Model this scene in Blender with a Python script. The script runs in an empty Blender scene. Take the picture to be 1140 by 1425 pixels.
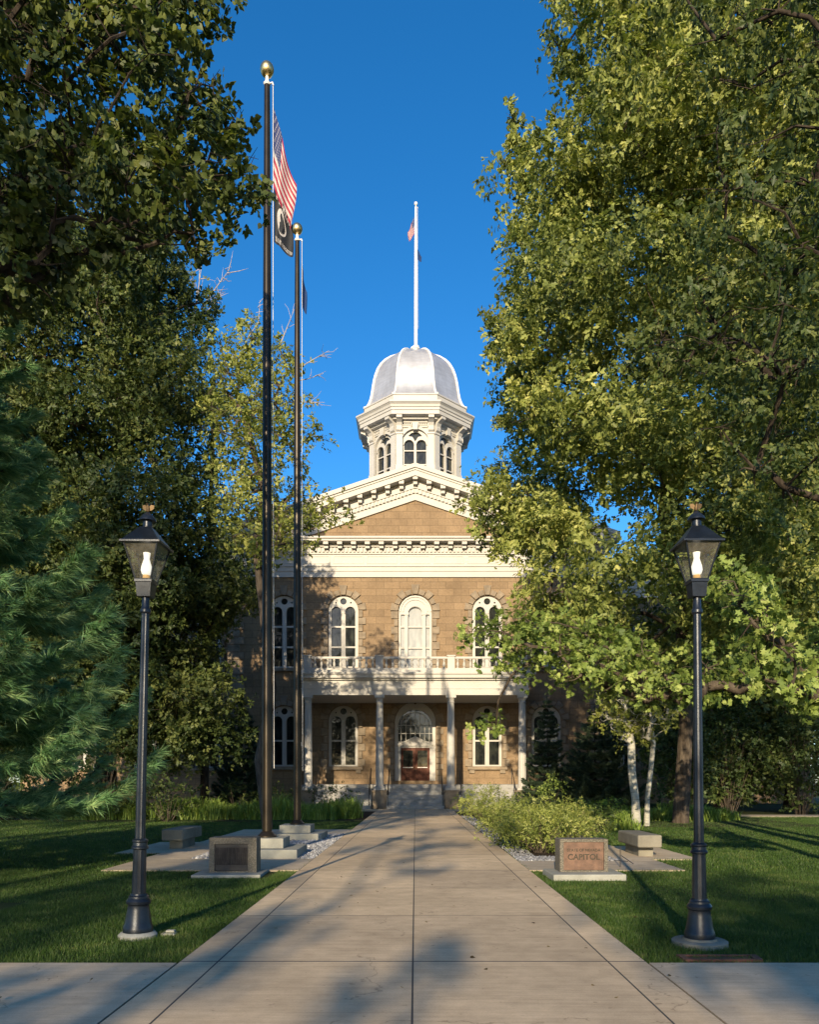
import bpy, bmesh, math, random
import numpy as np
from mathutils import Vector, Matrix
R = math.radians
rng = np.random.default_rng(7)
random.seed(7)
sc = bpy.context.scene
col = sc.collection

# ------------------------------------------------------------------ camera
CAMH, FPX, VX, VY = 1.55, 1096.0, 578.0, 1086.0
cd = bpy.data.cameras.new('camera')
cam = bpy.data.objects.new('camera', cd); col.objects.link(cam)
cam.location = (0, 0, CAMH); cam.rotation_euler = (R(90), 0, 0)
cd.sensor_fit = 'HORIZONTAL'; cd.sensor_width = 36
cd.lens = 36 * FPX / 1140
cd.shift_x = -(VX - 570) / 1140
cd.shift_y = (VY - 712.5) / 1140
cd.clip_start = 0.1; cd.clip_end = 3000
sc.camera = cam

# ------------------------------------------------------------------ light
SUN_EL, SUN_AZ = R(16.5), R(9.5)          # low evening sun behind the camera, a little to its left
w = bpy.data.worlds.new('World'); sc.world = w; w.use_nodes = True
nt = w.node_tree; nt.nodes.clear()
sky = nt.nodes.new('ShaderNodeTexSky'); sky.sky_type = 'NISHITA'; sky.sun_disc = False
sky.sun_elevation = SUN_EL
sky.sun_rotation = R(180) + SUN_AZ
sky.altitude = 1400; sky.air_density = 1.0; sky.dust_density = 1.5; sky.ozone_density = 3.2
hs = nt.nodes.new('ShaderNodeHueSaturation'); hs.inputs['Saturation'].default_value = 1.28
bg = nt.nodes.new('ShaderNodeBackground'); bg.inputs['Strength'].default_value = 0.125
wo = nt.nodes.new('ShaderNodeOutputWorld')
nt.links.new(sky.outputs[0], hs.inputs['Color']); nt.links.new(hs.outputs[0], bg.inputs[0]); nt.links.new(bg.outputs[0], wo.inputs[0])
sl = bpy.data.lights.new('sun', 'SUN'); sl.energy = 3.9; sl.angle = R(0.5); sl.color = (1.0, 0.82, 0.56)
so = bpy.data.objects.new('sun', sl); col.objects.link(so)
to_sun = Vector((-math.sin(SUN_AZ) * math.cos(SUN_EL), -math.cos(SUN_AZ) * math.cos(SUN_EL), math.sin(SUN_EL)))
so.rotation_euler = to_sun.to_track_quat('Z', 'Y').to_euler()
so.location = (-10, -40, 30)
sc.view_settings.view_transform = 'Standard'; sc.view_settings.look = 'None'
sc.view_settings.gamma = 1; sc.view_settings.exposure = 0.93
sc.render.engine = 'CYCLES'
sc.cycles.use_denoising = True
sc.cycles.max_bounces = 6; sc.cycles.diffuse_bounces = 3; sc.cycles.glossy_bounces = 3
sc.cycles.transmission_bounces = 4; sc.cycles.transparent_max_bounces = 8
sc.cycles.caustics_reflective = False; sc.cycles.caustics_refractive = False
sc.cycles.sample_clamp_indirect = 6

# ------------------------------------------------------------------ helpers
def at(px, py, d):
    return ((px - VX) * d / FPX, d, CAMH + (VY - py) * d / FPX)

def tag(o, label=None, cat=None, group=None, kind=None):
    if label: o['label'] = label
    if cat: o['category'] = cat
    if group: o['group'] = group
    if kind: o['kind'] = kind
    return o

def empty(name, loc=(0, 0, 0), rz=0.0, parent=None):
    o = bpy.data.objects.new(name, None); col.objects.link(o)
    o.location = loc; o.rotation_euler = (0, 0, rz); o.empty_display_size = 0.3
    if parent: o.parent = parent
    return o

def kids(o):
    return [c for c in bpy.data.objects if c.parent == o]

def copy_tree(o, parent=None):
    c = o.copy(); col.objects.link(c)
    if parent: c.parent = parent
    for ch in kids(o): copy_tree(ch, c)
    return c

class MB:
    def __init__(s): s.v = []; s.f = []; s.m = []
    def add(s, vs, fs, mi=0):
        b = len(s.v); s.v += [tuple(p) for p in vs]
        for f in fs: s.f.append(tuple(b + i for i in f)); s.m.append(mi)
        return s
    def box(s, x0, x1, y0, y1, z0, z1, mi=0):
        return s.add([(x0, y0, z0), (x1, y0, z0), (x1, y1, z0), (x0, y1, z0), (x0, y0, z1), (x1, y0, z1), (x1, y1, z1), (x0, y1, z1)],
                     [(3, 2, 1, 0), (4, 5, 6, 7), (0, 1, 5, 4), (1, 2, 6, 5), (2, 3, 7, 6), (3, 0, 4, 7)], mi)
    def prism(s, pts, y0, y1, mi=0):          # polygon in XZ pushed along y
        n = len(pts)
        vs = [(x, y0, z) for x, z in pts] + [(x, y1, z) for x, z in pts]
        fs = [tuple(range(n)), tuple(range(2 * n - 1, n - 1, -1))] + [(i, (i + 1) % n, n + (i + 1) % n, n + i)[::-1] for i in range(n)]
        return s.add(vs, fs, mi)
    def lathe(s, prof, n=20, cx=0, cy=0, mi=0, rot=0.0, flute=0.0, caps=True):
        vs = []; fs = []
        for r, z in prof:
            for k in range(n):
                a = rot + 2 * math.pi * k / n
                rr = r * (1 - (flute if k % 2 else 0))
                vs.append((cx + rr * math.cos(a), cy + rr * math.sin(a), z))
        for j in range(len(prof) - 1):
            for k in range(n):
                fs.append((j * n + k, j * n + (k + 1) % n, (j + 1) * n + (k + 1) % n, (j + 1) * n + k))
        if caps:
            fs.append(tuple(range(n - 1, -1, -1))); fs.append(tuple((len(prof) - 1) * n + k for k in range(n)))
        return s.add(vs, fs, mi)
    def oct(s, prof, cy, mi=0):               # octagon with a flat face to the front; r is the apothem
        k = 1 / math.cos(math.pi / 8)
        return s.lathe([(r * k, z) for r, z in prof], 8, 0, cy, mi, rot=math.pi / 8)
    def tube(s, pts, rads, n=8, mi=0, cap=True):
        pts = [Vector(p) for p in pts]; vs = []; fs = []
        if isinstance(rads, (int, float)): rads = [rads] * len(pts)
        t0 = (pts[1] - pts[0]).normalized()
        u = t0.orthogonal().normalized()
        for i, p in enumerate(pts):
            t = ((pts[min(i + 1, len(pts) - 1)] - pts[max(i - 1, 0)])).normalized()
            u = (u - t * u.dot(t)); u = u.normalized() if u.length > 1e-6 else t.orthogonal().normalized()
            v = t.cross(u)
            for k in range(n):
                a = 2 * math.pi * k / n
                vs.append(p + (u * math.cos(a) + v * math.sin(a)) * rads[i])
        for i in range(len(pts) - 1):
            for k in range(n):
                fs.append((i * n + k, i * n + (k + 1) % n, (i + 1) * n + (k + 1) % n, (i + 1) * n + k))
        if cap:
            fs.append(tuple(range(n - 1, -1, -1))); fs.append(tuple((len(pts) - 1) * n + k for k in range(n)))
        return s.add(vs, fs, mi)
    def ball(s, c, r, n=12, mi=0, sz=1.0):
        m = max(6, n // 2)
        return s.lathe([(max(1e-4, r * math.sin(math.pi * i / m)), c[2] - r * sz * math.cos(math.pi * i / m)) for i in range(m + 1)], n, c[0], c[1], mi)
    def plate(s, outer, holes, y0, y1, mi=0):  # plate in XZ with holes, front at y0
        bm = bmesh.new(); edges = []
        for loop in [outer] + holes:
            vs = [bm.verts.new((x, 0, z)) for x, z in loop]
            for i in range(len(vs)): edges.append(bm.edges.new((vs[i], vs[(i + 1) % len(vs)])))
        bmesh.ops.triangle_fill(bm, use_beauty=True, use_dissolve=False, edges=edges)
        bm.verts.index_update()
        vv = [(v.co.x, v.co.z) for v in bm.verts]; ff = [tuple(v.index for v in f.verts) for f in bm.faces]
        ff = [f if poly_area([vv[i] for i in f]) > 0 else f[::-1] for f in ff]
        bm.free()
        n = len(vv)
        s.add([(x, y0, z) for x, z in vv], ff, mi)
        s.add([(x, y1, z) for x, z in vv], [f[::-1] for f in ff], mi)
        for hi, loop in enumerate([outer] + holes):
            sgn = 1 if (poly_area(loop) > 0) == (hi == 0) else -1
            m = len(loop)
            vs = [(x, y0, z) for x, z in loop] + [(x, y1, z) for x, z in loop]
            fs = [(i, m + i, m + (i + 1) % m, (i + 1) % m)[::sgn] for i in range(m)]
            s.add(vs, fs, mi)
        return s
    def build(s, name, mat, parent=None, smooth=None, bevel=0.0, loc=None, recalc=False):
        me = bpy.data.meshes.new(name); me.from_pydata(s.v, [], s.f)
        for m in (mat if isinstance(mat, (list, tuple)) else [mat]): me.materials.append(m)
        if any(s.m): me.polygons.foreach_set('material_index', s.m)
        if recalc:
            bm = bmesh.new(); bm.from_mesh(me); bmesh.ops.recalc_face_normals(bm, faces=bm.faces); bm.to_mesh(me); bm.free()
        if smooth:
            me.polygons.foreach_set('use_smooth', [True] * len(me.polygons)); me.set_sharp_from_angle(angle=R(smooth))
        me.update()
        o = bpy.data.objects.new(name, me); col.objects.link(o)
        if parent: o.parent = parent
        if loc: o.location = loc
        if bevel:
            b = o.modifiers.new('bevel', 'BEVEL'); b.width = bevel; b.segments = 2; b.limit_method = 'ANGLE'
        return o

def poly_area(p):
    return 0.5 * sum(p[i][0] * p[(i + 1) % len(p)][1] - p[(i + 1) % len(p)][0] * p[i][1] for i in range(len(p)))

def arch(cx, w, z0, zt, n=14):
    r = w / 2; zc = zt - r
    return [(cx - r, z0), (cx + r, z0)] + [(cx + r * math.cos(math.pi * k / n), zc + r * math.sin(math.pi * k / n)) for k in range(n + 1)]

def circ(cx, cz, r, n=14):
    return [(cx + r * math.cos(2 * math.pi * k / n), cz + r * math.sin(2 * math.pi * k / n)) for k in range(n)]

def rect(x0, x1, z0, z1): return [(x0, z0), (x1, z0), (x1, z1), (x0, z1)]

# ------------------------------------------------------------------ materials
class NT:
    def __init__(s, name):
        s.m = bpy.data.materials.new(name); s.m.use_nodes = True; s.t = s.m.node_tree
        s.b = s.t.nodes['Principled BSDF']
    def n(s, typ, **kw):
        x = s.t.nodes.new(typ)
        for k, v in kw.items():
            if k in x.inputs.keys(): x.inputs[k].default_value = v
            else: setattr(x, k, v)
        return x
    def l(s, a, b): s.t.links.new(a, b)
    def coord(s, scale=(1, 1, 1), kind='Object'):
        tc = s.n('ShaderNodeTexCoord'); mp = s.n('ShaderNodeMapping'); mp.inputs['Scale'].default_value = scale
        s.l(tc.outputs[kind], mp.inputs[0]); return mp.outputs[0]
    def noise(s, v, scale, detail=5, rough=0.6):
        x = s.n('ShaderNodeTexNoise'); x.inputs['Scale'].default_value = scale; x.inputs['Detail'].default_value = detail
        x.inputs['Roughness'].default_value = rough; s.l(v, x.inputs['Vector']); return x.outputs['Fac']
    def ramp(s, fac, stops):
        r = s.n('ShaderNodeValToRGB'); e = r.color_ramp.elements
        while len(e) < len(stops): e.new(0.5)
        for el, (p, c) in zip(e, stops): el.position = p; el.color = (*c, 1) if len(c) == 3 else c
        s.l(fac, r.inputs[0]); return r.outputs[0]
    def mix(s, fac, a, b, mode='MIX'):
        x = s.n('ShaderNodeMix', data_type='RGBA', blend_type=mode)
        if isinstance(fac, (int, float)): x.inputs[0].default_value = fac
        else: s.l(fac, x.inputs[0])
        for i, q in ((6, a), (7, b)):
            if isinstance(q, tuple): x.inputs[i].default_value = (*q, 1)
            else: s.l(q, x.inputs[i])
        return x.outputs[2]
    def bump(s, h, strength=0.3, dist=0.02, prev=None):
        b = s.n('ShaderNodeBump'); b.inputs['Strength'].default_value = strength; b.inputs['Distance'].default_value = dist
        s.l(h, b.inputs['Height'])
        if prev is not None: s.l(prev, b.inputs['Normal'])
        return b.outputs[0]
    def set(s, color=None, rough=0.6, metal=0.0, normal=None, spec=None):
        if color is not None:
            if isinstance(color, tuple): s.b.inputs['Base Color'].default_value = (*color, 1)
            else: s.l(color, s.b.inputs['Base Color'])
        if isinstance(rough, (int, float)): s.b.inputs['Roughness'].default_value = rough
        else: s.l(rough, s.b.inputs['Roughness'])
        s.b.inputs['Metallic'].default_value = metal
        if spec is not None: s.b.inputs['Specular IOR Level'].default_value = spec
        if normal is not None: s.l(normal, s.b.inputs['Normal'])
        return s.m

def m_plain(name, c, rough=0.5, metal=0.0, var=0.12, scale=6.0, bump=0.05, spec=None):
    t = NT(name); v = t.coord()
    f = t.noise(v, scale, 6)
    lo = tuple(x * (1 - var) for x in c); hi = tuple(min(1, x * (1 + var)) for x in c)
    f2 = t.noise(v, scale * 12, 3)
    return t.set(t.ramp(f, [(0.3, lo), (0.7, hi)]), rough, metal, t.bump(f2, bump, 0.01), spec)

def m_stone(name, c1, c2, mortar, bw=0.95, bh=0.43, axis='XZ'):
    t = NT(name); tc = t.n('ShaderNodeTexCoord'); sp = t.n('ShaderNodeSeparateXYZ'); t.l(tc.outputs['Object'], sp.inputs[0])
    ad = t.n('ShaderNodeMath', operation='ADD'); t.l(sp.outputs[0], ad.inputs[0]); t.l(sp.outputs[1], ad.inputs[1])
    cb = t.n('ShaderNodeCombineXYZ'); t.l(ad.outputs[0], cb.inputs[0]); t.l(sp.outputs[2], cb.inputs[1])
    # uneven course edges
    nz = t.n('ShaderNodeTexNoise'); nz.inputs['Scale'].default_value = 2.2; t.l(tc.outputs['Object'], nz.inputs['Vector'])
    vm = t.n('ShaderNodeVectorMath', operation='SCALE'); vm.inputs['Scale'].default_value = 0.035; t.l(nz.outputs['Color'], vm.inputs[0])
    va = t.n('ShaderNodeVectorMath', operation='ADD'); t.l(cb.outputs[0], va.inputs[0]); t.l(vm.outputs[0], va.inputs[1])
    br = t.n('ShaderNodeTexBrick'); br.inputs['Scale'].default_value = 1.0
    br.inputs['Brick Width'].default_value = bw; br.inputs['Row Height'].default_value = bh
    br.inputs['Mortar Size'].default_value = 0.016; br.inputs['Mortar Smooth'].default_value = 0.4
    br.inputs['Color1'].default_value = (*c1, 1); br.inputs['Color2'].default_value = (*c2, 1); br.inputs['Mortar'].default_value = (*mortar, 1)
    t.l(va.outputs[0], br.inputs['Vector'])
    big = t.noise(tc.outputs['Object'], 0.7, 6, 0.65); fine = t.noise(tc.outputs['Object'], 9, 8, 0.7)
    c = t.mix(0.75, br.outputs['Color'], t.ramp(big, [(0.3, (0.72, 0.68, 0.64)), (0.72, (1.18, 1.14, 1.08))]), 'MULTIPLY')
    c = t.mix(0.6, c, t.ramp(fine, [(0.28, (0.62, 0.6, 0.58)), (0.6, (1.1, 1.08, 1.05))]), 'MULTIPLY')
    nb = t.bump(br.outputs['Fac'], -0.9, 0.03)
    nb = t.bump(fine, 0.7, 0.03, nb)
    return t.set(c, 0.9, 0, nb, 0.2)

def m_leaf(name, dark, mid, light, trans=0.35, rough=0.5):
    t = NT(name)
    a = t.n('ShaderNodeAttribute', attribute_name='tint')
    c = t.ramp(a.outputs['Fac'], [(0.0, dark), (0.55, mid), (1.0, light)])
    t.set(c, rough, 0, None, 0.35)
    tr = t.n('ShaderNodeBsdfTranslucent'); t.l(t.mix(1.0, c, (1.1, 1.15, 0.6), 'MULTIPLY'), tr.inputs[0])
    mx = t.n('ShaderNodeMixShader'); mx.inputs[0].default_value = trans
    out = t.t.nodes['Material Output']
    t.l(t.b.outputs[0], mx.inputs[1]); t.l(tr.outputs[0], mx.inputs[2]); t.l(mx.outputs[0], out.inputs[0])
    return t.m

def m_bark(name, c1, c2, scale=7):
    t = NT(name); v = t.coord((1, 1, 0.22)); f = t.noise(v, scale, 7, 0.7)
    return t.set(t.ramp(f, [(0.35, c1), (0.65, c2)]), 0.95, 0, t.bump(f, 0.9, 0.05), 0.15)

def m_concrete(name, c, broom=True, var=0.18):
    t = NT(name); v = t.coord()
    big = t.noise(v, 0.55, 6, 0.6); mid = t.noise(v, 4, 8, 0.7); fine = t.noise(v, 90, 3, 0.6)
    st = t.noise(t.coord((0.5, 9, 1)), 2.2, 6, 0.7)
    lo = tuple(x * (1 - var) for x in c); hi = tuple(x * (1 + var) for x in c)
    k = t.ramp(big, [(0.3, lo), (0.7, hi)])
    k = t.mix(0.7, k, t.ramp(mid, [(0.3, (0.75, 0.74, 0.73)), (0.65, (1.08, 1.08, 1.08))]), 'MULTIPLY')
    k = t.mix(0.5 if broom else 0.15, k, t.ramp(st, [(0.32, (0.72, 0.7, 0.68)), (0.6, (1.06, 1.06, 1.05))]), 'MULTIPLY')
    k = t.mix(0.5, k, t.ramp(fine, [(0.3, (0.8, 0.8, 0.8)), (0.6, (1.05, 1.05, 1.05))]), 'MULTIPLY')
    ge = t.n('ShaderNodeNewGeometry'); k = t.mix(0.9, k, t.ramp(ge.outputs['Random Per Island'], [(0.0, (0.80, 0.80, 0.81)), (1.0, (1.09, 1.08, 1.05))]), 'MULTIPLY')
    vo = t.n('ShaderNodeTexVoronoi', feature='DISTANCE_TO_EDGE'); vo.inputs['Scale'].default_value = 0.33; vo.inputs['Randomness'].default_value = 1; wv = t.n('ShaderNodeVectorMath', operation='ADD'); nz = t.n('ShaderNodeTexNoise'); nz.inputs['Scale'].default_value = 2.5; nz.inputs['Detail'].default_value = 6; t.l(v, nz.inputs['Vector']); t.l(v, wv.inputs[0]); t.l(nz.outputs['Color'], wv.inputs[1]); t.l(wv.outputs[0], vo.inputs['Vector'])
    crk = t.n('ShaderNodeMath', operation='ADD'); t.l(vo.outputs['Distance'], crk.inputs[0]); t.l(t.ramp(t.noise(v, 0.9, 2), [(0.52, (0, 0, 0)), (0.6, (1, 1, 1))]), crk.inputs[1])
    k = t.mix(0.6 if broom else 0.0, k, t.ramp(crk.outputs[0], [(0.001, (0.35, 0.33, 0.31)), (0.004, (1, 1, 1))]), 'MULTIPLY')
    spot = t.noise(v, 13, 2, 0.5)
    k = t.mix(0.7, k, t.ramp(spot, [(0.24, (0.55, 0.53, 0.5)), (0.29, (1, 1, 1))]), 'MULTIPLY')
    nb = t.bump(fine, 0.35, 0.004)
    if broom:
        nb = t.bump(t.noise(t.coord((2, 110, 1)), 1.0, 3, 0.5), 0.35, 0.006, nb)
    nb = t.bump(mid, 0.12, 0.02, nb)
    return t.set(k, 0.88, 0, nb, 0.25)

M = {}
M['stone'] = m_stone('sandstone', (0.295, 0.218, 0.142), (0.24, 0.178, 0.117), (0.165, 0.124, 0.083))
M['stone_trim'] = m_plain('sandstone_trim', (0.25, 0.202, 0.148), 0.9, 0, 0.28, 2.5, 0.6, 0.2)
M['white'] = m_plain('white_paint', (0.44, 0.425, 0.395), 0.55, 0, 0.06, 1.2, 0.05)
M['grey_stone'] = m_plain('grey_granite', (0.30, 0.295, 0.28), 0.8, 0, 0.25, 3.5, 0.3)
M['roof'] = m_plain('roof_metal', (0.42, 0.42, 0.42), 0.5, 0.3, 0.15, 2)
def m_dome():
    t = NT('silver_dome'); v = t.coord((1, 1, 0.35)); f = t.noise(v, 1.6, 6, 0.6); g = t.noise(t.coord((1, 1, 6)), 1.3, 5, 0.6)
    c = t.mix(0.6, t.ramp(f, [(0.3, (0.58, 0.565, 0.54)), (0.7, (0.76, 0.745, 0.72))]), t.ramp(g, [(0.35, (0.8, 0.8, 0.8)), (0.65, (1.05, 1.05, 1.05))]), 'MULTIPLY')
    return t.set(c, 0.36, 0.62, t.bump(f, 0.12, 0.05))
M['dome'] = m_dome()
def m_pane(name, c, var):
    t = NT(name); f = t.noise(t.coord((1.5, 1, 0.5)), 3.0, 4); g = t.noise(t.coord(), 1.3, 2)
    return t.set(t.ramp(f, [(0.4, c), (0.75, var)]), 0.04, 0, t.bump(g, 0.12, 0.05), 0.35)
M['pane'] = m_pane('window_glass', (0.012, 0.014, 0.015), (0.05, 0.055, 0.045))
M['pane_pale'] = m_pane('pale_glass', (0.34, 0.35, 0.34), (0.46, 0.46, 0.44))  # pale grey glass, tone varied by noise
def m_wood():
    t = NT('dark_red_wood'); f = t.noise(t.coord((9, 9, 0.8)), 2.5, 7, 0.65)
    return t.set(t.ramp(f, [(0.3, (0.05, 0.012, 0.007)), (0.7, (0.15, 0.045, 0.02))]), 0.5, 0, t.bump(f, 0.2, 0.01), 0.2)
M['wood'] = m_wood()
M['iron'] = m_plain('black_iron', (0.012, 0.012, 0.014), 0.45, 0.2, 0.3, 9)
M['lamp_paint'] = m_plain('lamp_paint', (0.014, 0.019, 0.028), 0.32, 0.35, 0.35, 12, 0.15)
M['brass'] = m_plain('brass', (0.13, 0.085, 0.04), 0.6, 0.6, 0.2, 8)
M['gold'] = m_plain('gold_ball', (0.75, 0.55, 0.26), 0.36, 1.0, 0.1, 5, 0.02)
M['bronze'] = m_plain('bronze_pole', (0.032, 0.025, 0.017), 0.33, 0.6, 0.25, 2.5, 0.03)
M['white_pole'] = m_plain('white_pole', (0.8, 0.78, 0.74), 0.4, 0, 0.05, 3)
M['rope'] = m_plain('white_rope', (0.6, 0.58, 0.54), 0.8, 0, 0.1, 30)
M['walk'] = m_concrete('walk_concrete', (0.60, 0.465, 0.31))
M['side'] = m_concrete('sidewalk_concrete', (0.50, 0.40, 0.285))
M['plaza'] = m_concrete('plaza_concrete', (0.50, 0.415, 0.31), True, 0.12)
M['joint'] = m_plain('joint_filler', (0.05, 0.047, 0.043), 0.95)
M['cast'] = m_concrete('cast_concrete', (0.33, 0.33, 0.29), False, 0.2)
M['bench'] = m_concrete('bench_concrete', (0.22, 0.205, 0.165), False, 0.35)
def m_aggregate():
    t = NT('pebble_aggregate'); v = t.coord(); vo = t.n('ShaderNodeTexVoronoi'); vo.inputs['Scale'].default_value = 55; t.l(v, vo.inputs['Vector'])
    c = t.ramp(vo.outputs['Distance'], [(0.1, (0.27, 0.245, 0.20)), (0.55, (0.11, 0.10, 0.08))])
    c = t.mix(0.25, c, t.ramp(vo.outputs['Color'], [(0.2, (0.6, 0.58, 0.54)), (0.8, (1.3, 1.2, 1.0))]), 'MULTIPLY')
    f = t.noise(v, 5, 5)
    c = t.mix(0.6, c, t.ramp(f, [(0.3, (0.6, 0.58, 0.55)), (0.7, (1.1, 1.1, 1.1))]), 'MULTIPLY')
    return t.set(c, 0.9, 0, t.bump(vo.outputs['Distance'], -0.6, 0.02))
M['aggregate'] = m_aggregate()
M['plaque_brown'] = m_plain('weathered_bronze', (0.14, 0.078, 0.05), 0.6, 0.1, 0.4, 9, 0.25)
M['letters'] = m_plain('bronze_letters', (0.045, 0.036, 0.024), 0.5, 0.3, 0.3, 12)
def m_plaque():
    t = NT('dark_plaque'); v = t.coord((1, 1, 1))
    a = t.noise(t.coord((75, 1, 4)), 1.0, 2, 0.6); f = t.noise(v, 7, 6)
    sp = t.n('ShaderNodeSeparateXYZ'); t.l(v, sp.inputs[0])
    mu = t.n('ShaderNodeMath', operation='MULTIPLY'); mu.inputs[1].default_value = 300; t.l(sp.outputs[2], mu.inputs[0])
    si = t.n('ShaderNodeMath', operation='SINE'); t.l(mu.outputs[0], si.inputs[0])
    row = t.n('ShaderNodeMath', operation='MULTIPLY'); t.l(t.ramp(si.outputs[0], [(0.0, (0, 0, 0)), (0.25, (1, 1, 1))]), row.inputs[0]); t.l(t.ramp(a, [(0.47, (0, 0, 0)), (0.55, (1, 1, 1))]), row.inputs[1])
    c = t.mix(row.outputs[0], (0.018, 0.016, 0.016), (0.075, 0.066, 0.06))
    return t.set(t.mix(0.5, c, t.ramp(f, [(0.3, (0.6, 0.6, 0.6)), (0.7, (1.2, 1.15, 1.1))]), 'MULTIPLY'), 0.65, 0.0, t.bump(row.outputs[0], 0.5, 0.004), 0.2)
M['plaque_dark'] = m_plaque()
M['plaque_plain'] = m_plain('dark_bronze', (0.022, 0.02, 0.02), 0.6, 0.0, 0.3, 9)
M['gravel'] = m_leaf('gravel_stone', (0.13, 0.13, 0.135), (0.30, 0.30, 0.31), (0.58, 0.58, 0.58), 0.0, 0.85)
M['rust'] = m_plain('rusty_iron', (0.16, 0.065, 0.045), 0.85, 0.2, 0.4, 14, 0.4)
def m_soil():
    t = NT('ground_soil'); v = t.coord(); a = t.noise(v, 0.35, 6); b = t.noise(v, 11, 6, 0.7)
    c = t.mix(b, (0.022, 0.028, 0.010), (0.050, 0.060, 0.020)); c = t.mix(t.ramp(a, [(0.4, (0, 0, 0)), (0.7, (1, 1, 1))]), c, (0.055, 0.065, 0.022))
    return t.set(c, 0.95, 0, t.bump(b, 0.6, 0.03), 0.1)
M['soil'] = m_soil()
M['mulch'] = m_plain('bark_mulch', (0.045, 0.032, 0.022), 0.95, 0, 0.5, 14, 0.8, 0.1)
M['grass'] = m_leaf('grass_blade', (0.028, 0.062, 0.010), (0.062, 0.120, 0.018), (0.17, 0.20, 0.06), 0.3, 0.5)
M['lily'] = m_leaf('lily_blade', (0.1, 0.17, 0.03), (0.22, 0.32, 0.06), (0.38, 0.45, 0.12), 0.35)
M['linden'] = m_leaf('linden_leaf', (0.035, 0.055, 0.014), (0.085, 0.115, 0.027), (0.2, 0.22, 0.055))
M['oak_shaded'] = m_leaf('oak_leaf_shaded', (0.032, 0.056, 0.017), (0.085, 0.118, 0.032), (0.185, 0.205, 0.058))  # darker copy of the oak leaf, shade put into its colour
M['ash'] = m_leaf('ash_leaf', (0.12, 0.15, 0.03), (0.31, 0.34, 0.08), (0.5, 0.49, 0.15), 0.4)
M['oak_lit'] = m_leaf('oak_leaf_sunlit', (0.085, 0.115, 0.03), (0.28, 0.32, 0.08), (0.52, 0.52, 0.17))  # brighter copy of the oak leaf, sunlight put into its colour
M['maple'] = m_leaf('maple_leaf', (0.09, 0.14, 0.03), (0.25, 0.33, 0.075), (0.46, 0.52, 0.16))
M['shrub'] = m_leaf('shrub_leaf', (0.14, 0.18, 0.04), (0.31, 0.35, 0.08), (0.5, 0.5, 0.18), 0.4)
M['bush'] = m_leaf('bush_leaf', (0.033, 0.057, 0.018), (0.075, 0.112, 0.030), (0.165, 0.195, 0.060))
M['pine'] = m_leaf('pine_needle', (0.07, 0.165, 0.065), (0.18, 0.345, 0.14), (0.37, 0.5, 0.22), 0.15)
M['spruce'] = m_leaf('spruce_needle', (0.024, 0.044, 0.025), (0.051, 0.085, 0.048), (0.102, 0.145, 0.076), 0.1)
M['dry_leaf'] = m_leaf('dry_leaf', (0.05, 0.035, 0.015), (0.13, 0.09, 0.035), (0.25, 0.19, 0.07))
M['bark'] = m_bark('grey_brown_bark', (0.035, 0.026, 0.02), (0.13, 0.105, 0.08))
M['bark_dark'] = m_bark('dark_bark', (0.018, 0.014, 0.011), (0.07, 0.055, 0.042))
M['dead'] = m_bark('dead_wood', (0.25, 0.22, 0.2), (0.45, 0.41, 0.38))
def m_aspen():
    t = NT('aspen_bark'); v = t.coord((1, 1, 3.2)); f = t.noise(v, 4.5, 5, 0.65); g = t.noise(t.coord(), 2, 4)
    c = t.ramp(f, [(0.33, (0.03, 0.03, 0.028)), (0.42, (0.34, 0.33, 0.28)), (0.7, (0.50, 0.48, 0.42))])
    return t.set(t.mix(0.4, c, t.ramp(g, [(0.3, (0.6, 0.6, 0.5)), (0.7, (1.1, 1.1, 1.1))]), 'MULTIPLY'), 0.8, 0, t.bump(f, 0.4, 0.03))
M['aspen_bark'] = m_aspen()
def m_glass():
    t = NT('lamp_glass'); tr = t.n('ShaderNodeBsdfTransparent'); tr.inputs[0].default_value = (0.86, 0.87, 0.80, 1)
    gl = t.n('ShaderNodeBsdfGlossy'); gl.inputs['Roughness'].default_value = 0.06
    df = t.n('ShaderNodeBsdfDiffuse'); df.inputs[0].default_value = (0.45, 0.42, 0.34, 1)
    f = t.noise(t.coord(), 9, 5)
    m1 = t.n('ShaderNodeMixShader'); t.l(t.ramp(f, [(0.3, (0.03, 0.03, 0.03)), (0.75, (0.22, 0.22, 0.22))]), m1.inputs[0])
    t.l(tr.outputs[0], m1.inputs[1]); t.l(df.outputs[0], m1.inputs[2])
    m2 = t.n('ShaderNodeMixShader'); m2.inputs[0].default_value = 0.05; t.l(m1.outputs[0], m2.inputs[1]); t.l(gl.outputs[0], m2.inputs[2])
    t.l(m2.outputs[0], t.t.nodes['Material Output'].inputs[0]); return t.m
M['glass'] = m_glass()
def m_emit(name, c, e, s):
    t = NT(name); f = t.noise(t.coord(), 8, 3)
    t.set(t.ramp(f, [(0.3, tuple(x * 0.95 for x in c)), (0.7, c)]), 0.35)
    t.b.inputs['Emission Color'].default_value = (*e, 1); t.b.inputs['Emission Strength'].default_value = s; return t.m
M['mantle'] = m_emit('lit_chimney_glass', (0.85, 0.8, 0.78), (1.0, 0.95, 0.92), 0.45)
M['burner'] = m_emit('burner_glow', (0.5, 0.3, 0.12), (1.0, 0.55, 0.15), 0.12)
M['globe'] = m_plain('frosted_globe', (0.75, 0.74, 0.7), 0.2, 0, 0.03)
for nm, c in (('flag_red', (0.27, 0.012, 0.035)), ('flag_white', (0.40, 0.38, 0.37)), ('flag_navy', (0.02, 0.03, 0.11)), ('flag_black', (0.008, 0.010, 0.014)), ('flag_blue', (0.004, 0.028, 0.11))):
    M[nm] = m_plain(nm, c, 0.75, 0, 0.1, 20, 0.1)

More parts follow.
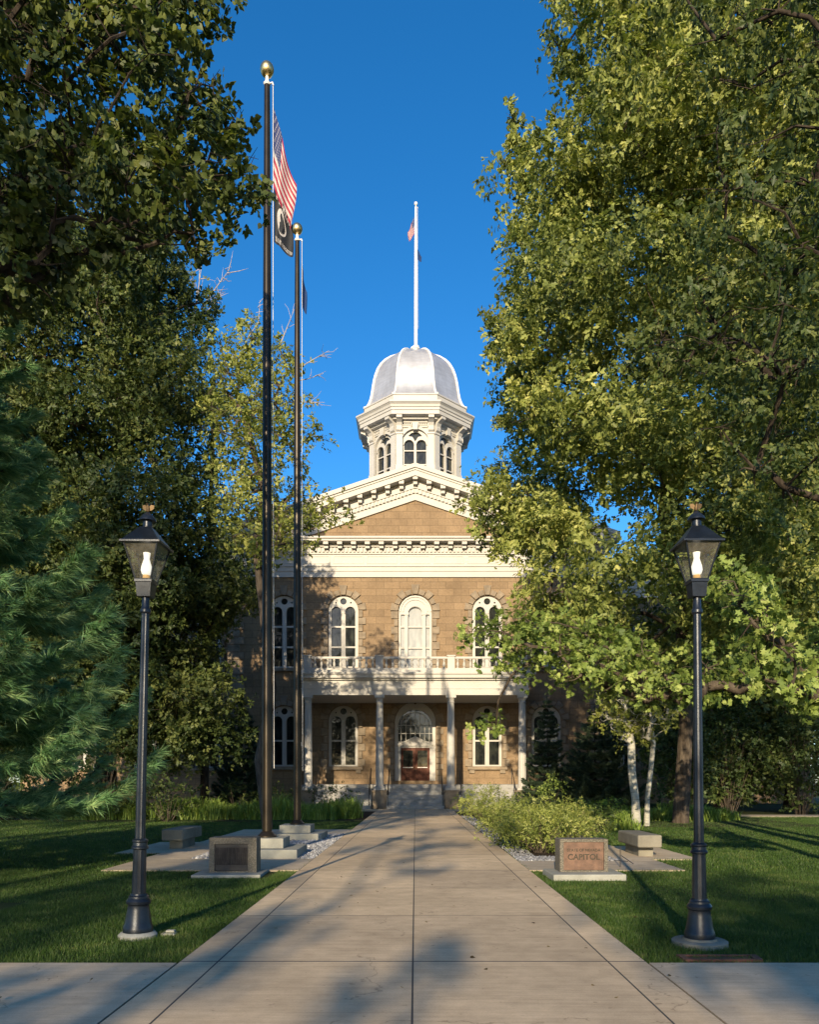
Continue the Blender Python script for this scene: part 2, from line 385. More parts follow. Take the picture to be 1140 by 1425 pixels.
# ------------------------------------------------------------------ foliage engine
SIMPLE = (np.array([(0, 0, 0), (.33, .42, .07), (0, 1, -.04), (-.33, .42, .07)]), [(0, 1, 2), (0, 2, 3)])
NARROW = (np.array([(0, 0, 0), (.15, .4, .04), (0, 1, -.05), (-.15, .4, .04)]), [(0, 1, 2), (0, 2, 3)])
HEART = (np.array([(0, .02, 0), (.34, .14, .05), (.42, .45, .08), (0, 1, -.06), (-.42, .45, .08), (-.34, .14, .05)]), [(0, 1, 2, 3), (0, 3, 4, 5)])
LOBED = (np.array([(0, 0, 0), (.10, .14, .02), (.46, .22, .07), (.17, .42, .03), (.50, .62, .09), (.16, .72, .02), (0, 1, -.06), (-.16, .72, .02), (-.50, .62, .09), (-.17, .42, .03), (-.46, .22, .07), (-.10, .14, .02)]),
         [(0, 1, 3, 9, 11), (1, 2, 3), (3, 4, 5, 7, 8, 9), (5, 6, 7), (11, 9, 10)])
OAKL = (np.array([(0, 0, 0), (.20, .20, .04), (.13, .34, .02), (.31, .58, .07), (.16, .72, .03), (0, 1, -.05), (-.16, .72, .03), (-.31, .58, .07), (-.13, .34, .02), (-.20, .20, .04)]), [(0, 1, 2, 3, 4, 5), (0, 5, 6, 7, 8, 9)])
def nrm(a): return a / np.maximum(np.linalg.norm(a, axis=1, keepdims=True), 1e-9)

def np_mesh(name, V, faces_tpl, k, n, mat, parent, tint, smooth=False):
    """n copies of a template with k vertices; V is (n*k,3); faces_tpl local faces; tint per copy"""
    me = bpy.data.meshes.new(name)
    V = np.ascontiguousarray(V, dtype=np.float32)
    lens = np.array([len(f) for f in faces_tpl]); flat = np.array([i for f in faces_tpl for i in f])
    nf = len(faces_tpl) * n
    loops = (flat[None, :] + (np.arange(n) * k)[:, None]).ravel().astype(np.int32)
    tot = np.tile(lens, n).astype(np.int32); st = np.concatenate([[0], np.cumsum(tot)[:-1]]).astype(np.int32)
    me.vertices.add(len(V)); me.vertices.foreach_set('co', V.ravel())
    me.loops.add(len(loops)); me.loops.foreach_set('vertex_index', loops)
    me.polygons.add(nf); me.polygons.foreach_set('loop_start', st); me.polygons.foreach_set('loop_total', tot)
    at_ = me.attributes.new('tint', 'FLOAT', 'FACE'); at_.data.foreach_set('value', np.repeat(tint, len(faces_tpl)).astype(np.float32))
    me.materials.append(mat); me.update(calc_edges=True)
    o = bpy.data.objects.new(name, me); col.objects.link(o)
    if parent: o.parent = parent
    return o

def place_leaves(P, N, T, S, tpl):
    N = nrm(N); T = nrm(T - N * np.sum(T * N, axis=1, keepdims=True)); B = np.cross(T, N)
    tv = tpl[0]
    V = P[:, None, :] + S[:, None, None] * (tv[None, :, 0:1] * B[:, None, :] + tv[None, :, 1:2] * T[:, None, :] + tv[None, :, 2:3] * N[:, None, :])
    return V.reshape(-1, 3)

def inside(poly, x, y):
    c = np.zeros(len(x), bool); n = len(poly)
    for i in range(n):
        x0, y0 = poly[i]; x1, y1 = poly[(i + 1) % n]
        hit = ((y0 > y) != (y1 > y)) & (x < (x1 - x0) * (y - y0) / ((y1 - y0) or 1e-9) + x0)
        c ^= hit
    return c

def edge_dist(poly, x, y):
    d = np.full(len(x), 1e9); n = len(poly)
    for i in range(n):
        ax, ay = poly[i]; bx, by = poly[(i + 1) % n]
        ux, uy = bx - ax, by - ay; L = ux * ux + uy * uy + 1e-9
        t = np.clip(((x - ax) * ux + (y - ay) * uy) / L, 0, 1)
        d = np.minimum(d, np.hypot(x - ax - t * ux, y - ay - t * uy))
    return d

def blobs_outline(polypx, d, thick, rad, count, shift=0.0, gap=0.62):
    """leaf-clump centres filling an outline standing at distance d, with real depth `thick` either way"""
    poly = [at(px, py, d)[0::2] for px, py in polypx]
    xs = [p[0] for p in poly]; zs = [p[1] for p in poly]
    out = []; tries = 0
    while len(out) < count and tries < 60:
        tries += 1
        x = rng.uniform(min(xs), max(xs), 400); z = rng.uniform(min(zs), max(zs), 400)
        ok = inside(poly, x, z); x, z = x[ok], z[ok]
        ed = edge_dist(poly, x, z)
        for xi, zi, e in zip(x, z, ed):
            r = rad * rng.uniform(0.75, 1.2) * min(1.0, 0.5 + 0.5 * e / rad)
            if e < 0.42 * r: continue
            dy = rng.uniform(-1, 1) * thick * min(1, 0.25 + e / (2.2 * rad)) + shift
            k = (d + dy) / d
            c = np.array([xi * k, d + dy, CAMH + (zi - CAMH) * k])
            if all((c[0] - q[0]) ** 2 + (c[1] - q[1]) ** 2 * 0.7 + (c[2] - q[2]) ** 2 > (gap * rad) ** 2 for q in [o[0] for o in out]):
                out.append((c, r))
                if len(out) >= count: break
    return out

def blobs_ellipsoid(c, rx, ry, rz, rad, count):
    out = []
    for _ in range(count * 30):
        u = rng.normal(size=3); u /= np.linalg.norm(u); u *= rng.uniform(0.25, 1) ** 0.5
        p = np.array(c) + u * np.array([rx, ry, rz])
        if all(np.sum((p - q[0]) ** 2) > (0.62 * rad) ** 2 for q in out):
            out.append((p, rad * rng.uniform(0.7, 1.2)))
        if len(out) >= count: break
    return out

def crown_mesh(name, blobs, parent, mat, leaf, per_m2, tpl, base, droop=0.4, spray=0.42, up=0.28, tint_lo=0.0):
    Ps, Ns, Ts, Ss, Ti = [], [], [], [], []
    for c, r in blobs:
        ns = max(5, int(14 * (r / 0.9) ** 2 * rng.uniform(0.75, 1.25)))
        nl = max(5, int(per_m2 * r * r * 12.5 / ns))
        u = nrm(rng.normal(size=(ns, 3))) * (rng.uniform(0.15, 1, (ns, 1)) ** 0.45)
        sc_ = c + u * r * np.array([1.05, 1.05, 0.8])
        sn = nrm(u * 0.8 + rng.normal(size=(ns, 3)) * 0.35 + np.array([0, 0, up]))
        out = nrm(u * np.array([1, 1, 0.35]) + rng.normal(size=(ns, 3)) * 0.25)
        bt = rng.uniform(0.15, 0.7)
        for k in range(ns):
            nc = max(2, int(round(nl / 6))); nl = nc * 6
            a = rng.normal(size=(nc, 3)); a -= sn[k] * (a @ sn[k])[:, None]
            a = a * r * spray * 0.62
            a += out[k] * (np.abs(rng.normal(size=(nc, 1))) * r * spray * 0.5)
            rr = np.linalg.norm(a, axis=1)
            C = sc_[k] + a + sn[k] * rng.normal(size=(nc, 1)) * r * 0.07; C[:, 2] -= droop * rr * rr / max(r, .3) * 0.5
            cn = nrm(sn[k] + rng.normal(size=(nc, 3)) * 0.42)
            ct = nrm(nrm(a + 1e-6) * 0.6 + out[k] * 0.7 + rng.normal(size=(nc, 3)) * .3 - np.array([0, 0, droop]))
            cn = np.repeat(cn, 6, 0); ct = np.repeat(ct, 6, 0)
            cs = np.cross(cn, ct); th = rng.uniform(-2.1, 2.1, (nl, 1))
            T = ct * np.cos(th) + cs * np.sin(th)
            P = np.repeat(C, 6, 0) + T * leaf * rng.uniform(.05, .45, (nl, 1)) - ct * leaf * rng.uniform(0, .9, (nl, 1)) + cn * leaf * rng.normal(size=(nl, 1)) * .16
            N = cn + rng.normal(size=(nl, 3)) * 0.24
            Ps.append(P); Ns.append(N); Ts.append(T); Ss.append(leaf * rng.uniform(0.65, 1.25, nl))
            Ti.append(np.clip(bt + np.repeat(rng.normal(size=nc) * 0.16, 6) + rng.normal(size=nl) * 0.12 + rng.uniform(-.15, .15), tint_lo, 1))
    P = np.concatenate(Ps) - np.array(base); N = np.concatenate(Ns); T = np.concatenate(Ts); S = np.concatenate(Ss); Ti = np.concatenate(Ti)
    return np_mesh(name, place_leaves(P, N, T, S, tpl), tpl[1], len(tpl[0]), len(P), mat, parent, Ti)

def limbs_mesh(name, base, top, r0, blobs, parent, mat, twigs=4, wob=0.25, sides=8, lean=None):
    base = np.array(base, float); top = np.array(top, float)
    n0 = 7
    nodes = []; par = []
    for i in range(n0):
        t = i / (n0 - 1)
        p = base + (top - base) * t
        if 0 < i: p[:2] += rng.normal(size=2) * wob * (0.4 + t)
        nodes.append(p); par.append(i - 1)
    tips = []
    start = max(1, n0 // 3)
    order = sorted(blobs, key=lambda b: min(np.linalg.norm(b[0] - q) for q in nodes[start:]))
    for c, r in order:
        arr = np.array(nodes[start:])
        dv = c - arr; dist = np.linalg.norm(dv, axis=1) + 1.2 * np.maximum(0, arr[:, 2] - c[2] + 0.1)
        j = int(np.argmin(dist)) + start
        a = nodes[j]; L = np.linalg.norm(c - a); seg = max(2, min(5, int(L / 0.6)))
        prev = j
        for s in range(1, seg + 1):
            t = s / seg
            p = a + (c - a) * t; p = p + np.array([0, 0, 1]) * math.sin(math.pi * t) * L * 0.10 + (rng.normal(size=3) * 0.05 * L if s < seg else 0)
            nodes.append(p); par.append(prev); prev = len(nodes) - 1
        tips.append((prev, c, r))
    cnt = np.zeros(len(nodes)); 
    for i, c, r in tips: cnt[i] += 1
    for i in range(len(nodes) - 1, 0, -1): cnt[par[i]] += max(cnt[i], 0.3) if i >= n0 else cnt[i]
    tot = max(cnt[0], 1)
    rad = np.maximum(r0 * (np.maximum(cnt, 0.6) / tot) ** 0.5, 0.012)
    for i in range(n0): rad[i] = max(rad[i], r0 * (1 - 0.75 * i / (n0 - 1)))
    rad[0] = r0 * 1.25
    mb = MB(); ch = {}
    for i in range(1, len(nodes)): ch.setdefault(par[i], []).append(i)
    def chain(i0, first):
        idx = ([i0] if i0 is not None else []) + [first]
        while True:
            c = ch.get(idx[-1], [])
            if not c: break
            c = sorted(c, key=lambda q: -cnt[q]) if idx[-1] >= n0 - 1 else sorted(c, key=lambda q: (q >= n0, -cnt[q]))
            for o in c[1:]: todo.append((idx[-1], o))
            idx.append(c[0])
        rr = [rad[q] for q in idx]
        if i0 is not None: rr[0] = min(rad[i0] * 0.9, rr[1] * 1.25)
        rr[-1] *= 0.4
        pts = [nodes[q] - base for q in idx]
        if len(pts) > 1: mb.tube(pts, rr, sides if max(rr) > 0.08 else 5)
    todo = [(None, 0)]
    while todo: chain(*todo.pop())
    for i, c, r in tips:
        for _ in range(twigs):
            u = rng.normal(size=3); u[2] = u[2] * .6 + .2; u /= np.linalg.norm(u); e = c + u * r * rng.uniform(.6, 1.0)
            m = (c + e) / 2 + rng.normal(size=3) * .08 * r
            mb.tube([c - base, m - base, e - base], [max(.006, rad[i] * .5), max(.005, rad[i] * .3), .003], 3, cap=False)
    return mb.build(name, mat, parent, smooth=60)

def tree(name, label, base, top, r0, blobs, mats, leaf, per, tpl=SIMPLE, group=None, cat='tree', twigs=4, wob=.25, **kw):
    t = empty(name, base); tag(t, label, cat, group)
    limbs_mesh('trunk', base, top, r0, blobs, t, mats[1], twigs, wob)
    crown_mesh('crown', blobs, t, mats[0], leaf, per, tpl, base, **kw)
    return t

def needle_fan(P, D, L, n, spread, width, droop=0.15):
    """n needles per tuft at P along D"""
    m = len(P)
    P = np.repeat(P, n, 0); D = np.repeat(D, n, 0); Ln = np.repeat(L, n) * rng.uniform(0.7, 1.15, m * n)
    d = nrm(D + rng.normal(size=(m * n, 3)) * spread); d[:, 2] -= droop * rng.uniform(0, 1, m * n); d = nrm(d)
    st = P - nrm(D) * (rng.uniform(-0.1, 0.75, (m * n, 1)) * Ln[:, None])
    sd = nrm(np.cross(d, rng.normal(size=(m * n, 3)))) * width * 0.5
    V = np.stack([st - sd, st + sd, st + d * Ln[:, None]], 1).reshape(-1, 3)
    return V, m * n

def conifer(name, label, base, height, rbase, whorls, per_whorl, tuftL, n_needle, width, mats, cat='tree', group=None, power=0.85, droop=0.12, density=1.0, z_lo=0.05, tr=0.14, spread=0.5, rise=0.0, tipup=0.25):
    t = empty(name, base); tag(t, label, cat, group)
    mb = MB(); mb.tube([(0, 0, 0), (0.03, 0.02, height * .4), (0, 0, height)], [tr, tr * .6, .01], 8)
    tp, td, tl = [], [], []
    for wi in range(whorls):
        f = (wi + rng.uniform(-.25, .25)) / whorls; f = min(max(f, 0), .985)
        z = height * (z_lo + (1 - z_lo) * f)
        L0 = rbase * (1 - f) ** power
        nb = max(3, int(per_whorl * (0.6 + 0.4 * (1 - f))))
        a0 = rng.uniform(0, 6.28)
        for b in range(nb):
            a = a0 + 6.283 * b / nb + rng.normal() * .2
            L = L0 * rng.uniform(.68, 1.12) + 0.08
            u = np.array([math.cos(a), math.sin(a), 0]); s = np.array([-u[1], u[0], 0])
            def pt(q): return np.array([0, 0, z]) + u * L * q + np.array([0, 0, 1]) * L * (rise * q - droop * math.sin(math.pi * q * .75) * 1.3 + tipup * q * q * q)
            qs = np.linspace(0, 1, 6); mb.tube([pt(q) for q in qs], [max(.005, .012 + .018 * L * (1 - q)) * (1 if L > .6 else .5) for q in qs], 4, cap=False)
            ns = max(3, int(L / tuftL * 3.4 * density))
            for k in range(ns):
                q = 0.22 + 0.78 * (k + rng.uniform(0, .8)) / ns; q = min(q, 1)
                side = rng.choice([-1, 1]); off = rng.uniform(.05, .42) * (1.12 - q) * L if q < .97 else 0
                p0 = pt(q); d1 = nrm((u * .75 + s * side * .8 + np.array([0, 0, rng.normal() * .15 + .05]))[None])[0]
                p1 = p0 + d1 * off
                if off > .15: mb.tube([p0, p1], [.008, .004], 3, cap=False)
                m = max(1, int(off / tuftL * 1.6))
                for j in range(m + 1):
                    tp.append(p0 + d1 * off * (j / max(m, 1)) + rng.normal(size=3) * .015); td.append(nrm((d1 * .8 + u * .5 + np.array([0, 0, .1]))[None])[0]); tl.append(tuftL * rng.uniform(.8, 1.2))
    tp.append(np.array([0, 0, height])); td.append(np.array([0, 0, 1.])); tl.append(tuftL)
    mb.build('trunk', mats[1], t, smooth=60)
    P = np.array(tp); D = np.array(td); Lf = np.array(tl)
    V, n = needle_fan(P, D, Lf, n_needle, spread, width)
    ti = np.clip(np.repeat(rng.uniform(.0, .95, len(P)), n_needle) + rng.normal(size=n) * .15, 0, 1)
    np_mesh('crown', V, [(0, 1, 2)], 3, n, mats[0], t, ti)
    return t

def blades(name, P, H, W, bend, mat, label=None, parent=None, seg=1, tint=None):
    n = len(P); a = rng.uniform(0, 6.283, n); b = rng.uniform(0, 6.283, n)
    s = np.stack([np.cos(a), np.sin(a), np.zeros(n)], 1) * (W / 2)[:, None]
    l = np.stack([np.cos(b), np.sin(b), np.zeros(n)], 1) * (bend * H)[:, None]
    up = np.zeros((n, 3)); up[:, 2] = 1
    if seg == 1:
        V = np.stack([P - s, P + s, P + up * H[:, None] + l], 1); tpl = [(0, 1, 2)]
    else:
        m = P + up * (H * .75)[:, None] + l * .45
        e = P + up * (H * (1 - .35 * np.minimum(1, bend * 1.2)))[:, None] + l * 1.25
        V = np.stack([P - s, P + s, m + s * .8, m - s * .8, e], 1); tpl = [(0, 1, 2, 3), (3, 2, 4)]
    if tint is None: tint = np.clip(rng.normal(.45, .22, n), 0, 1)
    return np_mesh(name, V.reshape(-1, 3), tpl, V.shape[1], n, mat, parent, tint)

# ------------------------------------------------------------------ ground and paving
tag(MB().box(-400, 400, -120, 600, -0.5, 0.0).build('ground', M['soil']), kind='structure')
WL, WR, JL, JR = -1.98, 1.94, -1.66, 1.62
ys = [-6, -3.2, -0.4, 2.9, 6.63, 8.9, 11.15, 13.4, 16.2, 18.4, 21.0, 24.6, 28.2, 32, 36, 39.2, 42.3]
mb = MB(); g = 0.007
xs = [(WL, JL), (JL, -0.02), (-0.02, JR), (JR, WR)]
for i in range(len(ys) - 1):
    for x0, x1 in xs:
        mb.box(x0 + g * .6, x1 - g * .6, ys[i] + g * .6, ys[i + 1] - g * .6, -.05, .030)
mb.box(-6.6, WL - .01, 39.4, 42.3, -.05, .030); mb.box(WR + .01, 6.6, 39.4, 42.3, -.05, .030)
tag(mb.build('walkway', M['walk']), kind='structure')
jb = MB().box(WL, WR, -6, 42.3, -0.02, 0.0294)
for q in ys[1:-1]:
    hw_ = .011 if q in (6.63, 13.4, 24.6) else .006
    jb.box(WL, WR, q - hw_, q + hw_, .0, .0306)
for q in (JL, -.02, JR): jb.box(q - .007, q + .007, -6, 42.3, .0, .0309)
tag(jb.build('joint_bed', M['joint']), kind='structure')
mb = MB()
for i, (x0, x1) in enumerate([(-13.2, -9.6), (-9.59, -5.8), (-5.79, WL - .02)]): mb.box(x0, x1, 0.6, 6.60, -.05, .026)
for i, (x0, x1) in enumerate([(WR + .02, 5.7), (5.71, 9.5), (9.51, 13.2)]): mb.box(x0, x1, 0.6, 6.60, -.05, .026)
tag(mb.build('sidewalk', M['side']), kind='structure')
# plaza round the flagpoles, path to the right
mb = MB()
mb.box(-5.35, WL - .008, 13.42, 15.4, -.05, .028); mb.box(-5.35, -4.4, 15.41, 22.4, -.05, .028); mb.box(-5.35, WL - .008, 22.41, 24.6, -.05, .028)
mb.box(-6.35, -5.36, 16.6, 19.6, -.05, .024)
mb.box(WR + .008, 4.6, 13.42, 14.95, -.05, .028); mb.box(3.9, 4.6, 14.96, 22.5, -.05, .028); mb.box(4.61, 5.55, 15.3, 18.4, -.05, .024)
tag(mb.build('plaza_paving', M['plaza']), kind='structure')
tag(MB().box(12.5, 60, 33.4, 35.2, -.05, .03).build('path', M['plaza']), kind='structure')
tag(MB().box(-14, WL - .02, 29.6, 39.3, -.05, .02).box(WR + .02, 3.88, 14.97, 39.3, -.05, .018).box(3.89, 14, 26.2, 39.3, -.05, .016).build('planting_soil', M['mulch']), kind='structure')

def stones(name, x0, x1, y0, y1, n, size, tm=.5):
    P = np.stack([rng.uniform(x0, x1, n), rng.uniform(y0, y1, n), rng.uniform(.01, .035, n)], 1)
    o = np.array([(1, 0, 0), (0, 1, 0), (-1, 0, 0), (0, -1, 0), (0, 0, .75), (0, 0, -.75)])
    jit = rng.uniform(.7, 1.25, (n, 6, 1)); s = size * rng.uniform(.55, 1.3, (n, 1, 1))
    an = rng.uniform(0, 6.28, n); ca, sa = np.cos(an), np.sin(an)
    q = np.repeat(o[None], n, 0) * jit * s
    q = np.stack([q[..., 0] * ca[:, None] - q[..., 1] * sa[:, None], q[..., 0] * sa[:, None] + q[..., 1] * ca[:, None], q[..., 2]], 2)
    V = (q + P[:, None, :]).reshape(-1, 3)
    o_ = np_mesh(name, V, [(0, 1, 4), (1, 2, 4), (2, 3, 4), (3, 0, 4), (1, 0, 5), (2, 1, 5), (3, 2, 5), (0, 3, 5)], 6, n, M['gravel'], None, np.clip(rng.normal(tm, .22, n), 0, 1))
    return o_
tag(stones('gravel', -4.39, WL - .01, 15.41, 22.4, 11000, .034), 'loose grey gravel filling the bed round the flagpole bases', 'gravel', kind='stuff')
tag(stones('gravel', WR + .03, 3.88, 14.98, 15.75, 2600, .03, .3), 'pale gravel strip along the front of the yellow green shrubs', 'gravel', kind='stuff')
tag(stones('gravel', WR + .03, WR + .5, 15.75, 34, 3200, .026, .22), 'pale gravel strip between the walkway and the shrubs', 'gravel', kind='stuff')

# lawn
def lawn_points(x0, x1, y0, y1, dens):
    n = int((x1 - x0) * (y1 - y0) * dens)
    return np.stack([rng.uniform(x0, x1, n), rng.uniform(y0, y1, n), np.zeros(n)], 1)
def cut(P, rects):
    k = np.ones(len(P), bool)
    for x0, x1, y0, y1 in rects:
        e = np.abs(rng.normal(0, .022, len(P))) + .012 * np.sin(P[:, 1] * 9 + np.sin(P[:, 1] * 23)) + .012 * np.sin(P[:, 0] * 11)
        k &= ~((P[:, 0] > x0 + e) & (P[:, 0] < x1 - e) & (P[:, 1] > y0 + e) & (P[:, 1] < y1 - e))
    return P[k]
RX = [(-5.33, 9, 13.42, 24.6), (-6.33, -5, 16.6, 19.6), (-2.0, 1.96, 0, 60), (-3.6, -2.35, 12.35, 13.5), (1.95, 4.58, 13.42, 60), (4.5, 5.53, 15.3, 18.4)]
def frustum(P, m=1.0):
    px = VX + FPX * P[:, 0] / P[:, 1]; return P[(px > -60 * m) & (px < 1200)]
Pn = np.concatenate([lawn_points(-4.9, WL + .03, 6.60, 10, 6000), lawn_points(WR - .03, 6, 6.60, 10, 6000), lawn_points(-8, WL + .03, 10, 13.45, 3200), lawn_points(WR - .01, 8, 10, 13.45, 3200)])
RX_L = [(-5.33, WL + .01, 13.41, 24.6), (-6.33, -5, 16.6, 19.6), (-2.0 + .005, 1.96 - .005, 0, 60), (-3.62, -2.32, 12.45, 13.5), (2.08, 3.32, 12.12, 13.1), (WR, 4.58, 13.42, 60), (4.5, 5.53, 15.3, 18.4)]
Pn = frustum(cut(Pn, RX_L))
Pf = np.concatenate([lawn_points(-16, WL, 13.4, 20, 1000), lawn_points(-20, WL, 20, 30.5, 600), lawn_points(WR, 13, 13.4, 20, 1200), lawn_points(WR, 24, 20, 34, 600)])
Pf = frustum(cut(Pf, RX_L))
for P, h, wd, nm, lb in ((Pn, .042, .0055, 'lawn_grass', 'short dark green lawn grass in the foreground on both sides of the walkway'), (Pf, .05, .012, 'lawn_grass', 'mown lawn grass farther back beside the benches')):
    n = len(P)
    patch = 0.5 + 0.5 * np.sin(P[:, 0] * 2.1 + 1.3 * np.sin(P[:, 1] * 1.7)) * np.sin(P[:, 1] * 1.3 + P[:, 0] * .8)
    o = blades(nm, P, h * rng.uniform(.5, 1.2, n) * (.85 + .3 * patch), np.full(n, wd) * rng.uniform(.7, 1.3, n), rng.uniform(.1, .75, n), M['grass'], tint=np.clip(.24 + .22 * patch + .3 * (np.sin(P[:, 0] * 5.3 + 2 * np.sin(P[:, 1] * 3.1)) * np.sin(P[:, 1] * 4.1 + P[:, 0]) > .62) + .35 * (rng.random(n) < .06) + rng.normal(0, .17, n), 0, 1))
    tag(o, lb, 'lawn', kind='stuff')

# ------------------------------------------------------------------ capitol building
F = 48.3
cap = empty('capitol_building', (0, F, 0))
tag(cap, 'tan sandstone capitol building with white pediment, columned porch and silver dome', 'building')
# everything below is in the building's own frame: y = 0 is the wall face, +y goes in
HW = 11.45; ZE = 14.0
WX = [-8.05, -4.42, 4.42, 8.05]
UP = dict(w=1.84, z0=8.45, zt=12.9); LO = dict(w=1.80, z0=2.42, zt=6.15)
holes = [arch(x, UP['w'], UP['z0'], UP['zt']) for x in WX] + [arch(x, LO['w'], LO['z0'], LO['zt']) for x in WX]
holes += [arch(0, 2.05, 7.7, 12.95), arch(0, 2.52, 1.34, 6.38)]
mb = MB().plate(rect(-HW, HW, -.2, ZE), holes, 0, 0.4)
mb.box(-HW, HW, 0.7, 24, -.2, 15.9).box(-HW, -HW + .4, .4, .7, -.2, ZE).box(HW - .4, HW, .4, .7, -.2, ZE)
mb.build('wall', M['stone'], cap)

# corner quoins
for sx in (-1, 1):
    z = 1.6; k = 0; mb = MB()
    while z < ZE - .45:
        L = .95 if k % 2 == 0 else .68
        xa, xb = (-HW - .06, -HW + L) if sx < 0 else (HW - L, HW + .06)
        mb.box(xa, xb, -.06, L * .9, z + .02, z + .45); z += .46; k += 1
    mb.build('quoins', M['stone_trim'], cap, bevel=.018)
mb = MB().box(-HW - .1, HW + .1, -.1, .02, -.2, 1.55).box(-HW - .12, -6.3, -.14, .0, 1.55, 1.62).box(6.3, HW + .12, -.14, .0, 1.55, 1.62)
mb.build('plinth', M['stone'], cap)

def surround(w, z0, zt, rows, y=-.10):
    b = MB(); r = w / 2; zc = zt - r; h = (zc - z0) / rows
    for s in (-1, 1):
        for k in range(rows):
            L = .46 if k % 2 == 0 else .27
            x0, x1 = sorted((s * (r + .03), s * (r + L)))
            b.box(x0, x1, y - .04 * (k % 2), .04, z0 + k * h + .015, z0 + (k + 1) * h - .015)
    nv = 9
    for k in range(nv):
        a0 = math.pi * k / nv + .02; a1 = math.pi * (k + 1) / nv - .02
        ro = r + (.50 if k % 2 == 0 else .34) + (.12 if k == nv // 2 else 0)
        pts = [((r + .03) * math.cos(a0), zc + (r + .03) * math.sin(a0)), (ro * math.cos(a0), zc + ro * math.sin(a0)), (ro * math.cos(a1), zc + ro * math.sin(a1)), ((r + .03) * math.cos(a1), zc + (r + .03) * math.sin(a1))]
        b.prism(pts, y - .02 * (k % 2 == 0), .04)
    return b

def make_window(w, z0, zt, transoms, rows, drop, sill=True, parent=None):
    r = w / 2
    lw = .60; lc = .43; ltop = zt - drop
    hl = [arch(s * lc, lw, z0 + .10, ltop, 10) for s in (-1, 1)]
    hl.append(circ(0, zt - .34, .20)); 
    for s in (-1, 1): hl.append(circ(s * .46, zt - .42, .055, 8))
    b = MB().plate(arch(0, w - .01, z0 + .005, zt - .005, 18), hl, .12, .26)
    for s in (-1, 1):
        for t in transoms: b.box(s * lc - lw / 2 - .01, s * lc + lw / 2 + .01, .14, .25, t - .05, t + .05)
        rr = lw / 2 + .07; zc = ltop - lw / 2    # moulded hood on each light
        for k in range(8):
            a0 = math.pi * k / 8; a1 = math.pi * (k + 1) / 8
            b.prism([(s * lc + (rr - .055) * math.cos(a0), zc + (rr - .055) * math.sin(a0)), (s * lc + rr * math.cos(a0), zc + rr * math.sin(a0)), (s * lc + rr * math.cos(a1), zc + rr * math.sin(a1)), (s * lc + (rr - .055) * math.cos(a1), zc + (rr - .055) * math.sin(a1))], .08, .125)
    zc = ltop - lw / 2
    b.box(-.07, .07, .07, .125, z0 + .1, zc - .1); b.box(-.11, .11, .05, .126, zc - .12, zc + .04)
    b.plate(rect(-r + .01, r - .01, z0 + .01, z0 + .10), [], .07, .121)
    o = b.build('window', M['white'], parent)
    MB().plate(arch(0, w - .03, z0 + .02, zt - .02, 18), [], .245, .30).build('pane', M['pane'], o)
    surround(w, z0, zt, rows).build('stone_surround', M['stone_trim'], o, bevel=.015)
    if sill: MB().box(-r - .32, r + .32, -.20, .10, z0 - .20, z0 - .004).box(-r - .2, -r + .12, -.12, .0, z0 - .42, z0 - .2).box(r - .12, r + .2, -.12, .0, z0 - .42, z0 - .2).build('sill', M['stone_trim'], o, bevel=.012)
    return o
wu = make_window(UP['w'], UP['z0'], UP['zt'], (11.0, 9.75), 8, .68, True, cap)
wl_ = make_window(LO['w'], LO['z0'], LO['zt'], (4.0,), 6, .64, True, cap)
first = True
for x in WX:
    for src in (wu, wl_):
        o = src if x == WX[0] else copy_tree(src, cap)
        o.location = (x, 0, 0)
# drawn curtain behind the ground-floor window left of the door: pale cloth
# balcony door with side lights
b = MB().plate(arch(0, 2.03, 7.72, 12.93, 18), [arch(0, .86, 7.9, 12.2, 12), rect(-.88, -.66, 7.9, 11.75), rect(.66, .88, 7.9, 11.75)], .10, .26)
for z in (11.0, 9.7): b.box(-.89, .89, .13, .24, z - .05, z + .05)
for k in range(10):
    a0, a1 = math.pi * k / 10, math.pi * (k + 1) / 10
    for r0, r1, y in ((.46, .56, .02), (.72, .78, .05), (.9, 1.0, .04)):
        if r0 < .5: zc = 12.2 - .43
        else: zc = 12.93 - 1.015
        b.prism([(r0 * math.cos(a0), zc + r0 * math.sin(a0)), (r1 * math.cos(a0), zc + r1 * math.sin(a0)), (r1 * math.cos(a1), zc + r1 * math.sin(a1)), (r0 * math.cos(a1), zc + r0 * math.sin(a1))], y, .105)
for s in (-1, 1): b.box(s * .545 - .1, s * .545 + .1, .0, .104, 7.75, 11.7); b.box(s * .545 - .14, s * .545 + .14, -.03, .103, 11.7, 11.85)
bd = b.build('balcony_door', M['white'], cap)
MB().plate(arch(0, 2.0, 7.74, 12.9, 18), [], .245, .30).build('pane', M['pane_pale'], bd)
surround(2.05, 7.7, 12.95, 9).build('stone_surround', M['stone_trim'], bd, bevel=.015)

